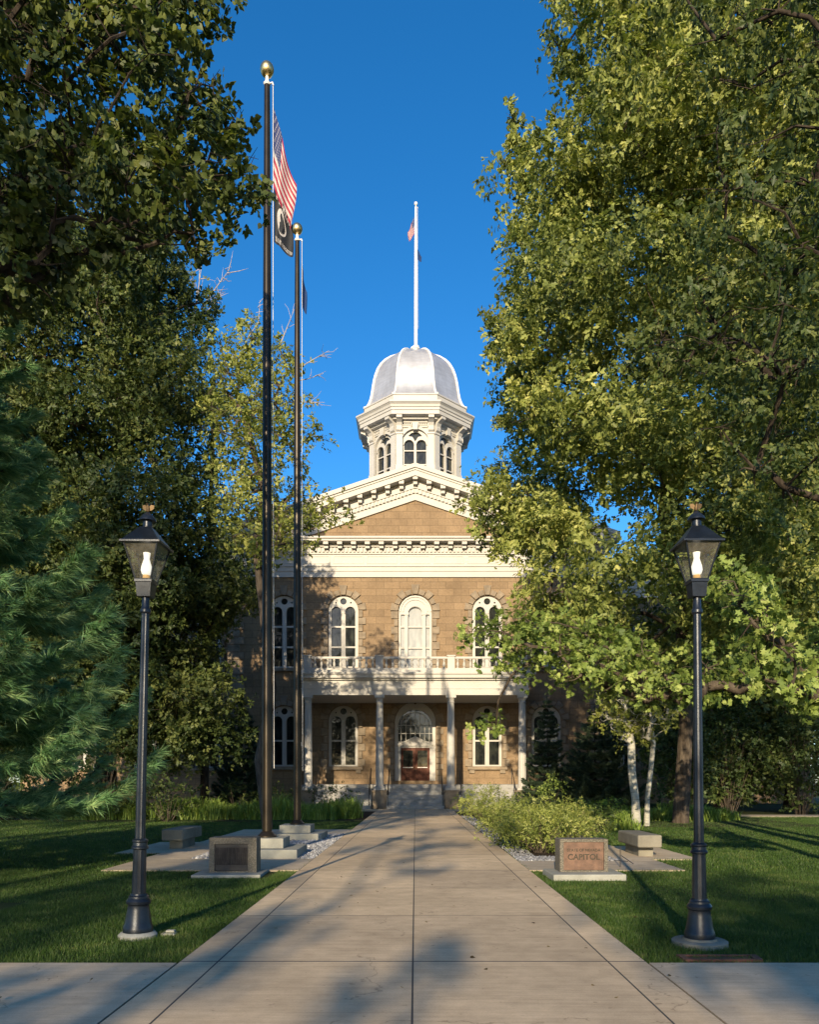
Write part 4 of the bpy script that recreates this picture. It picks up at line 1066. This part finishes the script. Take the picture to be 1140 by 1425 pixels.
# ------------------------------------------------------------------ street lamps
def make_lamp():
    t = empty('street_lamp', (0, 0, 0))
    b = MB().lathe([(.145, .0), (.148, .05), (.142, .075), (.132, .10), (.122, .16), (.108, .24), (.102, .28), (.104, .29), (.118, .30), (.120, .325), (.112, .34), (.100, .355), (.098, .375), (.085, .385), (.080, .40)], 24)
    b.build('base', M['lamp_paint'], t, smooth=30)
    b = MB().lathe([(.070, .395), (.064, .84)], 24, flute=.05).lathe([(.068, .84), (.084, .85), (.084, .865), (.072, .88), (.070, .91), (.078, .92), (.078, .935), (.056, .95)], 24).lathe([(.050, .945), (.037, 3.22)], 24, flute=.09)
    b.lathe([(.042, 3.2), (.052, 3.215), (.052, 3.24), (.040, 3.26), (.036, 3.37)], 16)
    b.build('post', M['lamp_paint'], t, smooth=30)
    for s in (-1, 1): pass
    sq = math.sqrt(2); q4 = math.pi / 4
    b = MB().lathe([(.066 * sq, 3.365), (.078 * sq, 3.50), (.088 * sq, 3.505), (.088 * sq, 3.53), (.080 * sq, 3.54)], 4, rot=q4)
    # corner bars and eave frame
    for sx in (-1, 1):
        for sy in (-1, 1): b.tube([(sx * .078, sy * .078, 3.53), (sx * .168, sy * .168, 3.875)], .010, 4)
    b.lathe([(.200 * sq, 3.87), (.200 * sq, 3.888), (.180 * sq, 3.90), (.060 * sq, 4.055), (.05 * sq, 4.06)], 4, rot=q4)
    b.lathe([(.055, 4.05), (.055, 4.065), (.046, 4.07), (.046, 4.125), (.085, 4.128), (.080, 4.15), (.052, 4.185), (.028, 4.20), (.018, 4.215)], 16)
    h = b.build('lantern', M['lamp_paint'], t, smooth=30)
    f = []
    vs = [(s0 * .075, s1 * .075, 3.535) for s0, s1 in ((-1, -1), (1, -1), (1, 1), (-1, 1))] + [(s0 * .163, s1 * .163, 3.868) for s0, s1 in ((-1, -1), (1, -1), (1, 1), (-1, 1))]
    MB().add(vs, [(0, 1, 5, 4), (1, 2, 6, 5), (2, 3, 7, 6), (3, 0, 4, 7)]).build('pane', M['glass'], h)
    MB().lathe([(.030, 3.585), (.045, 3.60), (.055, 3.635), (.050, 3.675), (.036, 3.72), (.028, 3.75), (.034, 3.80), (.036, 3.81)], 18).build('chimney_glass', M['mantle'], h, smooth=60)
    MB().lathe([(.05, 3.53), (.038, 3.545), (.034, 3.585), (.028, 3.59)], 14).build('burner', M['burner'], h, smooth=50)
    # spread eagle finial
    b = MB().ball((0, 0, 4.235), .018, 8).tube([(0, .01, 4.225), (0, 0, 4.25), (0, -.012, 4.285), (0, -.02, 4.297)], [.012, .019, .011, .012], 8).tube([(0, -.02, 4.297), (0, -.042, 4.293)], [.008, .002], 5)
    for s in (-1, 1): b.add([(s * .01, 0, 4.27), (s * .03, .002, 4.293), (s * .062, .008, 4.288), (s * .055, .01, 4.255), (s * .028, .006, 4.235), (s * .01, .004, 4.24), (s * .01, .016, 4.265), (s * .03, .014, 4.285), (s * .06, .014, 4.28), (s * .05, .018, 4.255), (s * .028, .016, 4.237), (s * .01, .016, 4.243)],
                          [(0, 1, 2, 3, 4, 5), (11, 10, 9, 8, 7, 6), (0, 6, 7, 1), (1, 7, 8, 2), (2, 8, 9, 3), (3, 9, 10, 4), (4, 10, 11, 5)])
    b.add([(-.014, .01, 4.235), (.014, .01, 4.235), (.02, .045, 4.215), (-.02, .045, 4.215), (0, .012, 4.245)], [(0, 1, 2, 3), (0, 4, 1), (1, 4, 2), (2, 4, 3), (3, 4, 0)])
    b.build('eagle_finial', M['brass'], h)
    return t
lamp = make_lamp()
lamp.location = (-2.74, 7.78, .045); lamp.rotation_euler = (0, R(1.35), 0); lamp.scale = (.985,) * 3
lamp2 = copy_tree(lamp); lamp2.location = (2.68, 7.42, .06); lamp2.rotation_euler = (0, R(-.45), 0); lamp2.scale = (.955,) * 3
tag(lamp, 'street lamp left of the walkway, leaning slightly, brown weathered post and lit chimney glass', 'street lamp', 'black street lamps flanking the walkway')
tag(lamp2, 'street lamp right of the walkway, upright black post on a round concrete pad', 'street lamp', 'black street lamps flanking the walkway')
for o in (lamp, lamp2):   # the lantern heads are turned on their posts
    for c in kids(o):
        if c.name.startswith('lantern'): c.rotation_euler = (0, 0, R(-3 if o is lamp else 2))
b = MB().lathe([(.19, -.03), (.19, .035), (.165, .06), (.11, .07)], 18, flute=.03)
tag(b.build('lamp_footing', M['cast'], None, smooth=40, loc=(-2.74, 7.78, 0)), 'rough crumbling concrete footing under the leaning street lamp', 'footing')
tag(MB().box(-.07, .07, -.06, .06, 0, .03).box(-.03, .06, -.03, .04, .03, .055).build('stone_chunk', M['cast'], None, bevel=.015, loc=(-2.47, 7.9, 0)), 'small broken chunk of concrete lying in grass beside leaning lamp', 'stone')
b = MB().lathe([(.255, -.03), (.255, .045), (.24, .055)], 28).lathe([(.16, .05), (.155, .075)], 20)
tag(b.build('lamp_footing', M['bench'], None, smooth=40, loc=(2.68, 7.42, 0)), 'round flat concrete pad under the upright street lamp on the right', 'footing')
# globe lamp by the porch
t = empty('globe_lamp', (-6.32, 42.6, 0)); tag(t, 'slim dark post with a round frosted globe beside the left porch column', 'lamp')
MB().lathe([(.10, 0), (.09, .3), (.045, .4), (.035, 3.2), (.07, 3.25), (.08, 3.35)], 12).tube([(-.2, 0, 2.95), (.2, 0, 2.95)], .012, 6).build('post', M['iron'], t, smooth=40)
MB().ball((0, 0, 3.52), .19, 20).build('globe', M['globe'], t, smooth=60)

# ------------------------------------------------------------------ monuments, benches, small things
def text_mesh(name, body, size, ext, mat, parent, loc, rot):
    cu_ = bpy.data.curves.new(name, 'FONT'); cu_.body = body; cu_.size = size; cu_.extrude = ext; cu_.align_x = 'CENTER'; cu_.offset = size * .018
    o = bpy.data.objects.new(name, cu_); col.objects.link(o)
    dg = bpy.context.evaluated_depsgraph_get(); me = bpy.data.meshes.new_from_object(o.evaluated_get(dg))
    bpy.data.objects.remove(o); me.materials.append(mat); me.name = name
    r = bpy.data.objects.new(name, me); col.objects.link(r); r.parent = parent; r.location = loc; r.rotation_euler = rot
    return r
# left stone: dark plaque
t = empty('plaque_stone', (-2.98, 12.95, 0), R(1.5)); tag(t, 'low square pebbled stone with a dark lettered plaque, left of the walkway', 'monument')
MB().box(-.60, .50, -.42, .40, -.02, .05).build('base_slab', M['cast'], t, bevel=.012)
b = MB().plate(rect(-.385, .385, .05, .62), [rect(-.30, .245, .075, .52)], -.10, -.03)
b.box(-.385, .385, -.031, .30, .0505, .6195)
b.build('stone', M['aggregate'], t, bevel=.008)
MB().box(-.298, .243, -.075, -.035, .078, .517).build('plaque', M['plaque_plain'], t, bevel=.004)
MB().box(-.285, .230, -.079, -.0755, .175, .455).build('plaque_text', M['plaque_dark'], t)
# right stone: brown plaque reading STATE OF NEVADA / CAPITOL
t = empty('sign_stone', (2.68, 12.62, 0), R(2)); tag(t, 'low stone with a brown metal plaque lettered CAPITOL, right of the walkway', 'monument')
MB().box(-.56, .58, -.45, .42, -.02, .10).build('base_slab', M['cast'], t, bevel=.018)
b = MB().plate(rect(-.385, .385, .1005, .62), [rect(-.325, .325, .125, .575)], -.10, -.04)
b.box(-.385, .385, -.0405, .28, .101, .6195)
b.build('stone', M['aggregate'], t, bevel=.008)
pq = MB().box(-.322, .322, -.085, -.045, .128, .572).build('plaque', M['plaque_brown'], t, bevel=.004)
text_mesh('lettering', 'STATE OF NEVADA', .062, .006, M['letters'], pq, (0, -.086, .425), (R(90), 0, 0))
text_mesh('lettering', 'CAPITOL', .128, .007, M['letters'], pq, (0, -.086, .295), (R(90), 0, 0))
text_mesh('lettering', '1870', .05, .004, M['letters'], pq, (0, -.086, .18), (R(90), 0, 0)) if False else None
# benches
def make_bench():
    t = empty('stone_bench', (0, 0, 0))
    MB().box(-.24, .24, -.78, .78, .20, .45).build('seat', M['bench'], t, bevel=.03)
    MB().box(-.15, .15, -.5, .5, -.02, .20).build('plinth', M['bench'], t, bevel=.012)
    return t
bn = make_bench(); bn.location = (-5.38, 18.2, .02); tag(bn, 'grey concrete block bench on the left lawn behind the dark plaque stone', 'bench', 'concrete block benches')
b2 = copy_tree(bn); b2.location = (4.66, 16.4, .02); tag(b2, 'pale concrete block bench on the right beside the shrubs and aspen trunks', 'bench', 'concrete block benches')
t = empty('valve_box', (2.62, 6.78, 0)); tag(t, 'rusty rectangular valve box sunk in the lawn corner at the right sidewalk', 'valve box')
b = MB().plate([(-.33, -.10), (.33, -.10), (.36, .10), (-.34, .10)], [[(-.27, -.07), (.27, -.07), (.29, .07), (-.28, .07)]], 0, .04)
MB().add([(x, z, .035 - y) for x, y, z in b.v], b.f).build('rim', M['rust'], t, recalc=True)
MB().box(-.27, .28, -.065, .065, .0, .022).build('lid', M['rust'], t)
t = MB().tube([(0, 0, 0), (0, 0, .36)], .008, 6).tube([(.02, .02, .20), (.30, .25, .03)], .007, 5).tube([(-.12, 0, .12), (.14, 0, .10)], .006, 5).build('garden_stake', M['iron'], None, loc=(3.62, 13.9, .028))
tag(t, 'thin dark metal stake with a slanted brace beside the brown sign stone', 'stake')

# ------------------------------------------------------------------ trees and plants
# near linden overhanging from the left
bl = blobs_outline([(-230, -130), (200, -130), (312, -70), (318, 10), (300, 80), (338, 150), (362, 205), (358, 262), (335, 300), (300, 315), (272, 368), (225, 335), (170, 390), (110, 365), (70, 450), (-20, 440), (-80, 540), (-230, 560)], 9.9, 1.5, .47, 300)
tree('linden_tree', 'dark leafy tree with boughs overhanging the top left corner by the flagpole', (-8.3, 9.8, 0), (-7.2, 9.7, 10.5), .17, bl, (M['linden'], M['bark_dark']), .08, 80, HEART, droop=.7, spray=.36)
# big oak standing behind it
bl = blobs_outline([(60, 250), (200, 300), (270, 330), (262, 400), (318, 420), (322, 450), (285, 500), (335, 600), (312, 690), (348, 780), (358, 840), (352, 862), (318, 868), (290, 905), (320, 960), (332, 1010), (322, 1060), (270, 1085), (190, 1085), (120, 1010), (60, 1085), (-160, 1085), (-160, 700), (-120, 300)], 33, 4.0, 1.4, 290, 0.0, .55)
tree('oak_tree', 'big dark green oak behind the left lamp, foliage reaching down to the shrubs', (-13.4, 34, 0), (-12.5, 33.5, 19), .42, bl, (M['oak_shaded'], M['bark_dark']), .17, 70, OAKL, spray=.37)
# lighter tree by the building
bl = blobs_outline([(285, 500), (300, 462), (348, 428), (375, 470), (408, 470), (424, 520), (428, 570), (472, 598), (465, 620), (430, 640), (425, 665), (478, 690), (512, 715), (480, 742), (440, 745), (428, 790), (402, 770), (372, 800), (335, 770), (310, 740), (280, 640)], 25.5, 2.0, .66, 135)
ash = tree('ash_tree', 'sunlit yellow green tree behind the flagpoles, with bare twigs in its top', (-4.95, 26.4, 0), (-5.2, 26, 13.5), .15, bl, (M['ash'], M['bark']), .115, 32, SIMPLE, spray=.38)
def bare(name, parent, starts, base, r0=.03):
    mb = MB()
    for p, q, n in starts:
        p = np.array(p) - base; q = np.array(q) - base; d = q - p; L = np.linalg.norm(d)
        m = p + d * .5 + rng.normal(size=3) * .06 * L
        mb.tube([p, m, q], [r0, r0 * .6, .006], 5)
        for k in range(n):
            t = rng.uniform(.25, .95); s0 = p + d * t
            e = s0 + (d / L * .5 + nrm(rng.normal(size=(1, 3)))[0] * .75) * L * rng.uniform(.2, .42)
            mb.tube([s0, (s0 + e) / 2 + rng.normal(size=3) * .03 * L, e], [r0 * .45, r0 * .3, .004], 4)
    return mb.build(name, M['dead'], parent, smooth=60)
for q in [(at(405, 520, 25.5), at(458, 488, 25.7), 9), (at(402, 560, 25.5), at(452, 560, 25.1), 9), (at(345, 470, 25.5), at(362, 418, 25.9), 7), (at(390, 480, 25.5), at(410, 430, 25.5), 8), (at(415, 530, 25.5), at(450, 520, 26), 6)]:
    bare('dead_twig', ash, [q], np.array((-4.95, 26.4, 0)), .022)
bt = empty('bare_tree', (-10.2, 38, 0)); tag(bt, 'pale leafless tree top showing between the dark oak and the flagpole', 'tree')
MB().tube([(0, 0, 0), (.2, 0, 10), (.5, 0, 21)], [.22, .16, .07], 8).build('trunk', M['bark_dark'], bt, smooth=60)
bare('twigs', bt, [(at(265, 470, 38), at(283, 352, 38), 12), (at(280, 430, 38), at(322, 372, 38), 12), (at(280, 440, 38), at(312, 398, 38.4), 9), (at(275, 470, 38), at(255, 380, 38.2), 9)], np.array((-10.2, 38, 0)), .05)
# long needled pine at the left edge
conifer('pine_tree', 'blue green long needled pine at the left edge with drooping brushy boughs', (-8.0, 13.2, 0), 11.6, 3.5, 16, 10, .25, 46, .016, (M['pine'], M['bark_dark']), droop=.14, density=1.0, z_lo=.115, tr=.22, spread=.40, tipup=.3, power=.62)
# spruces by the building
conifer('spruce_tree', 'narrow dark young spruce in front of the left corner quoins', (-9.15, 41.5, 0), 6.1, 1.75, 22, 9, .15, 20, .02, (M['spruce'], M['bark_dark']), density=1.0, tr=.07, spread=.5, tipup=.35, droop=.05)
conifer('spruce_tree', 'dark spruce with a thin leader in front of the right ground floor window', (6.9, 41.2, 0), 5.9, 1.5, 22, 9, .15, 20, .02, (M['spruce'], M['bark_dark']), density=1.0, tr=.07, spread=.5)
conifer('spruce_tree', 'wide bushy dark spruce between the porch corner and the aspen trunks', (9.0, 39.5, 0), 5.2, 2.6, 18, 11, .16, 20, .022, (M['spruce'], M['bark_dark']), density=1.1, tr=.08, spread=.5)
# great oak on the right
bl = blobs_outline([(768, -330), (762, -60), (772, 8), (795, 60), (770, 62), (800, 135), (782, 175), (806, 235), (770, 220), (735, 172), (708, 150), (705, 235), (725, 330), (712, 380), (730, 420), (676, 442), (706, 505), (694, 580), (712, 640), (655, 655), (638, 700), (668, 748), (700, 790), (690, 850), (760, 900), (860, 930), (980, 930), (1240, 820), (1300, 300), (1250, -330)], 27, 6.0, 1.35, 290, -1.0, .88)
for p, q, n in (((709, 142), (728, 240), 6), ((763, 42), (806, 120), 6), ((771, 160), (806, 235), 5), ((705, 225), (740, 270), 4), ((677, 436), (725, 450), 4), ((694, 500), (730, 515), 3), ((690, 588), (720, 590), 3), ((640, 702), (680, 705), 3), ((708, 330), (735, 320), 3), ((770, -10), (800, 20), 3)):
    for k in range(n): bl.append((np.array(at(p[0] + (q[0] - p[0]) * k / (n - 1), p[1] + (q[1] - p[1]) * k / (n - 1), 26.5 + rng.normal() * .4)), .22 + .26 * k / (n - 1)))
for k in range(len(bl)): bl[k] = (np.array(bl[k][0]), bl[k][1])
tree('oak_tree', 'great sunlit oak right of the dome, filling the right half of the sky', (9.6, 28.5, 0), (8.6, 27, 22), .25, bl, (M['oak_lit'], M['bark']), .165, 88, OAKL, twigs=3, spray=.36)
# near oak whose trunk stands off to the right
bl = blobs_outline([(905, -330), (880, -20), (950, 60), (985, 150), (935, 230), (960, 330), (900, 420), (880, 520), (960, 560), (985, 640), (1050, 690), (1120, 740), (1320, 780), (1400, -330)], 13.5, 2.2, .75, 150)
tree('oak_tree', 'near dark oak overhanging the top right corner with bare black limbs', (8.9, 13.5, 0), (8.3, 13.5, 13.5), .24, bl, (M['oak_shaded'], M['bark_dark']), .115, 36, OAKL, twigs=5, spray=.38)
# maple with low sunlit boughs
bl = blobs_outline([(612, 832), (650, 862), (700, 848), (790, 850), (860, 862), (930, 900), (1010, 905), (1090, 880), (1260, 860), (1260, 960), (1120, 960), (1040, 965), (1000, 985), (940, 985), (880, 985), (830, 960), (790, 962), (745, 940), (705, 955), (672, 930), (668, 905), (628, 880)], 18.5, 1.6, .52, 160)
bl += blobs_outline([(632, 1010), (660, 985), (705, 995), (712, 1020), (670, 1030)], 19.3, .3, .3, 4)
tree('maple_tree', 'maple with low bright leafy boughs reaching across the right porch corner', (10.6, 19.5, 0), (10.2, 19.3, 8), .17, bl, (M['maple'], M['bark']), .11, 38, LOBED, droop=.5, twigs=3, spray=.38)
bl = blobs_outline([(985, 800), (1030, 775), (1065, 800), (1085, 860), (1125, 905), (1150, 960), (1260, 960), (1260, 760), (1320, 760), (1320, 1010), (1120, 985), (1060, 960), (1010, 920), (1030, 880), (1000, 850)], 10.2, .9, .34, 90)
tree('maple_tree', 'nearest maple bough with large pale leaves behind the right lamp head', (7.3, 11.2, 0), (7.2, 11, 5.2), .13, bl, (M['maple'], M['bark']), .095, 34, LOBED, droop=.5, twigs=3, spray=.38)
# aspens
for (x, y, tx, ty, lb, r) in ((7.45, 26.5, 7.0, 26.6, 'thicker pale aspen trunk with black scars beside the right bench', .135), (7.85, 26.7, 8.15, 26.6, 'thinner pale aspen trunk leaning right, beside the thicker aspen', .085)):
    px0 = 860 if r > .1 else 900
    bl = blobs_outline([(px0 - 30, 950), (px0 + 40, 930), (px0 + 50, 1000), (px0 + 10, 1045), (px0 - 35, 1010)], 26.5, .8, .45, 24)
    tree('aspen_tree', lb, (x, y, 0), (tx, ty, 5.6), r, bl, (M['ash'], M['aspen_bark']),   .10, 46, SIMPLE, wob=.05, group='pair of aspens behind the right bench')
# trees standing farther back to either side
far = [('sunlit tree rising behind the great oak at the right edge', 19.5, 41, (19.3, 40, 17), 5.0, 4.0, 11, 90, 'oak_lit'),
       ('dark tree beside the right wing, behind the lilacs', 25, 43, (25, 43, 7.5), 6.5, 4, 7, 100, 'oak_shaded'),
       ('tall dark tree at the far left beside the left wing', -21, 40, (-21, 40, 11), 6.5, 4, 9, 90, 'oak_shaded'),
       ('shaded tree behind the pine at the left edge of the lawn', -16.5, 31, (-16.5, 31, 8), 4.6, 3.6, 7, 70, 'oak_shaded'),
       ('dark broad tree in front of the right wing', 15.5, 40, (15.5, 40, 6.5), 5.0, 3.0, 5.4, 110, 'oak_shaded')]
for lb, x, y, c, rx, ry, rz, n, mk in far:
    tree('broadleaf_tree', lb, (x, y, 0), (x + .4, y, c[2] + rz * .4), .3, blobs_ellipsoid(c, rx, ry, rz, 1.3, n), (M[mk], M['bark_dark']), .24, 13, SIMPLE, group='trees standing back beside the wings', twigs=2)
# shrubs and bushes
def shrub(name, lb, x, y, rx, ry, h, mat, n, leaf, per, group, rad=.28, cat='shrub', stem=True, tpl=SIMPLE):
    t = empty(name, (x, y, 0)); tag(t, lb, cat, group)
    bl = blobs_ellipsoid((x, y, h * .52), rx, ry, h * .48, rad, n)
    mb = MB()
    for c, r in bl[::2]:
        e = c - np.array((x, y, 0)); a = np.array((e[0] * .15, e[1] * .15, 0)); mb.tube([a, (a + e) / 2 + np.array((0, 0, .1 * h)), e], [.012, .009, .004], 4, cap=False)
    mb.build('stems', M['bark'], t)
    crown_mesh('foliage', bl, t, mat, leaf, per, tpl, (x, y, 0), droop=.1, up=.5)
    return t
G1 = 'yellow green shrubs in the bed right of the walkway'
for x, y, rx, ry, h, lb in [(3.0, 16.8, .62, .6, .95, 'yellow green shrub in front with dark hollow centre, behind the brown sign stone'), (2.75, 18.3, .55, .6, .85, 'low yellow green shrub at the walkway edge, second from the front'),
                            (3.75, 17.6, .6, .55, .85, 'yellow green shrub directly behind the brown sign stone to the right'), (2.9, 20.2, .65, .7, .95, 'yellow green shrub at the walkway edge, third from the front'), (4.0, 19.6, .7, .7, .9, 'yellow green shrub left of the right bench'),
                            (3.0, 22.6, .75, .8, 1.0, 'yellow green shrub at the walkway edge, fourth from the front'), (4.4, 22.2, .9, .8, 1.0, 'wide yellow green shrub in the middle of the right bed'), (3.0, 25.6, .8, .9, 1.15, 'yellow green shrub at the walkway edge, fifth from the front'),
                            (4.8, 25.2, 1.0, .9, 1.0, 'broad yellow green shrub in the back middle of the right bed'), (2.95, 29.2, .85, 1.1, 1.3, 'tall yellow green shrub at the far end of the walkway, right side'), (5.0, 29, 1.1, 1.0, 1.1, 'yellow green shrub in the back row before the dark spruce'), (3.1, 33.2, .9, 1.1, 1.45, 'tallest yellow green shrub beside the porch steps')]:
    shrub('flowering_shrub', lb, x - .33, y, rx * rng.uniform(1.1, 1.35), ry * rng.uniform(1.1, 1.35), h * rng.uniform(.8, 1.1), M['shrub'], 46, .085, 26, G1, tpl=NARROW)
shrub('leafy_shrub', 'darker round shrub growing among the yellow green shrubs right of the walkway', 5.4, 23.6, .7, .6, .8, M['bush'], 26, .08, 14, None)
shrub('leafy_shrub', 'bright green low plants at the foot of the aspen trunks', 6.6, 28, 1.0, .8, .9, M['lily'], 34, .09, 14, None)
shrub('leafy_shrub', 'small sparse shrub catching the light before the wide spruce', 6.15, 36, .6, .5, 1.9, M['maple'], 14, .11, 9, None)
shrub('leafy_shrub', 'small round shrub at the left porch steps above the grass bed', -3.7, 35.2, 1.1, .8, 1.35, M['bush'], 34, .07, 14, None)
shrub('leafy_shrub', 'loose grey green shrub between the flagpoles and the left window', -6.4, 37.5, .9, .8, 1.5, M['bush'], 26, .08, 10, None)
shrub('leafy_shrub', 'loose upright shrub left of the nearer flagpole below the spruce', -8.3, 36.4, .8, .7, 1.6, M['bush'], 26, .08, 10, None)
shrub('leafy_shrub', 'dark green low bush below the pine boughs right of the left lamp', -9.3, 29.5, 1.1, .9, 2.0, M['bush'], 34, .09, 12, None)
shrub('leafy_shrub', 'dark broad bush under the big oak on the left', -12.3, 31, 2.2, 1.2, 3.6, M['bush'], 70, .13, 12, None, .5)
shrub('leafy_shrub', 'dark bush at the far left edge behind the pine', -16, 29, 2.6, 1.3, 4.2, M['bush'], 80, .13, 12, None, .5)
for x, y, rx, ry, h, lb in [(11.6, 34.2, 1.5, 1.2, 3.6, 'tall dark lilac just left of the right lamp post'), (14.6, 36.6, 1.8, 1.4, 4.4, 'dark lilac with bare lit stems right of the right lamp post'), (17.6, 35.9, 1.7, 1.4, 4.0, 'dark lilac with lit leaves near the right edge of the photo'), (20.6, 36.5, 1.9, 1.4, 4.4, 'dark lilac at the right edge of the lawn')]:
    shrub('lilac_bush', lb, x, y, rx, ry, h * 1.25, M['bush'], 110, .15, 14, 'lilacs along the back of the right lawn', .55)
# strap leaved bed on the left and right
def lily_bed(x0, x1, y0, y1, n, h, lb):
    P = np.stack([rng.uniform(x0, x1, n), rng.uniform(y0, y1, n), np.zeros(n)], 1)
    cl = np.stack([rng.uniform(x0, x1, n // 40), rng.uniform(y0, y1, n // 40)], 1); k = rng.integers(0, len(cl), n); hv = (.55 + .55 * rng.random(len(cl)) * (1 + .4 * np.sin(cl[:, 0] * 1.9)))[k]; P[:, :2] = cl[k] + rng.normal(size=(n, 2)) * .10
    o = blades('lily_bed', P, h * hv * rng.uniform(.6, 1.25, n), np.full(n, .03), rng.uniform(.15, .75, n), M['lily'], seg=2); tag(o, lb, 'lily bed', kind='stuff')
lily_bed(-13.5, -2.3, 30.6, 34, 15000, .78, 'band of arching green strap leaves along the back of the left lawn')
lily_bed(8.3, 12.5, 29.5, 32, 3500, .6, 'patch of green strap leaves behind the aspen trunks')
lily_bed(5.4, 7.0, 24.6, 26, 1500, .5, 'small tuft of bright strap leaves between the shrubs and the aspens')
# unseen trees behind the camera: heights, crowns and gaps shaped for shade and sun patches
street = [(-30, -30, 19, 6, 15, 90, 'tall unseen tree placed for shade, farthest left behind the camera'), (-19.4, -28, 19, 4.8, 16, 56, 'tall unseen tree placed for shade, second from the left behind the camera'), (-12.6, -27, 12.5, 3.3, 10, 34, 'unseen tree placed for shade behind the camera, beside a gap'),
          (-1.7, -27, 6.4, 2.6, 5.4, 64, 'low round unseen tree placed for shade behind the camera'), (6.2, -26, 6.4, 3.9, 4.8, 54, 'low broad unseen tree placed for shade, behind and right of the camera'), (14, -27, 7, 4, 5.4, 48, 'low unseen tree placed for shade, far right behind the camera'),
          (9.5, -31, 27, 8, 9, 110, 'tallest unseen tree placed for shade, its high crown behind and right of the camera')]
for x, y, cz, rx, rz, n, lb in street:
    tree('unseen_shade_tree', lb, (x, y, 0), (x, y, cz), .25, blobs_ellipsoid((x, y, cz), rx, 2.6, rz, 1.15, n), (M['oak_shaded'], M['bark_dark']), .26, 17, SIMPLE, group='unseen shade trees behind the camera', twigs=2)
tree('unseen_shade_tree', 'slender airy unseen tree added for dapple in the gap behind the camera', (-7.1, -24, 0), (-7.1, -24, 12.5), .09, blobs_ellipsoid((-7.2, -24, 6.2), 1.15, .9, 5.0, .72, 26) + blobs_ellipsoid((-6.6, -24, 13), 2.0, .9, 2.2, .5, 13) + blobs_ellipsoid((-5.2, -24, 7.2), .6, .6, 3.6, .42, 5), (M['oak_shaded'], M['bark_dark']), .2, 24, SIMPLE, group='unseen shade trees behind the camera', twigs=2)  # unseen tree added to dapple the sun coming through the gap
n = 60
P = np.stack([np.concatenate([rng.uniform(-4, 4, 40), rng.uniform(-1.9, 1.9, 20)]), rng.uniform(5.2, 15, n), np.full(n, .034)], 1); P[:, 2] += np.where(np.abs(P[:, 0]) > 2, .02, 0)
tag(np_mesh('fallen_leaves', place_leaves(P, rng.normal(size=(n, 3)) * .25 + np.array([0, 0, 1.]), rng.normal(size=(n, 3)), rng.uniform(.03, .055, n), HEART), HEART[1], 6, n, M['dry_leaf'], None, rng.random(n)), 'few dry fallen leaves scattered on the walkway and lawn', 'leaves', kind='stuff')
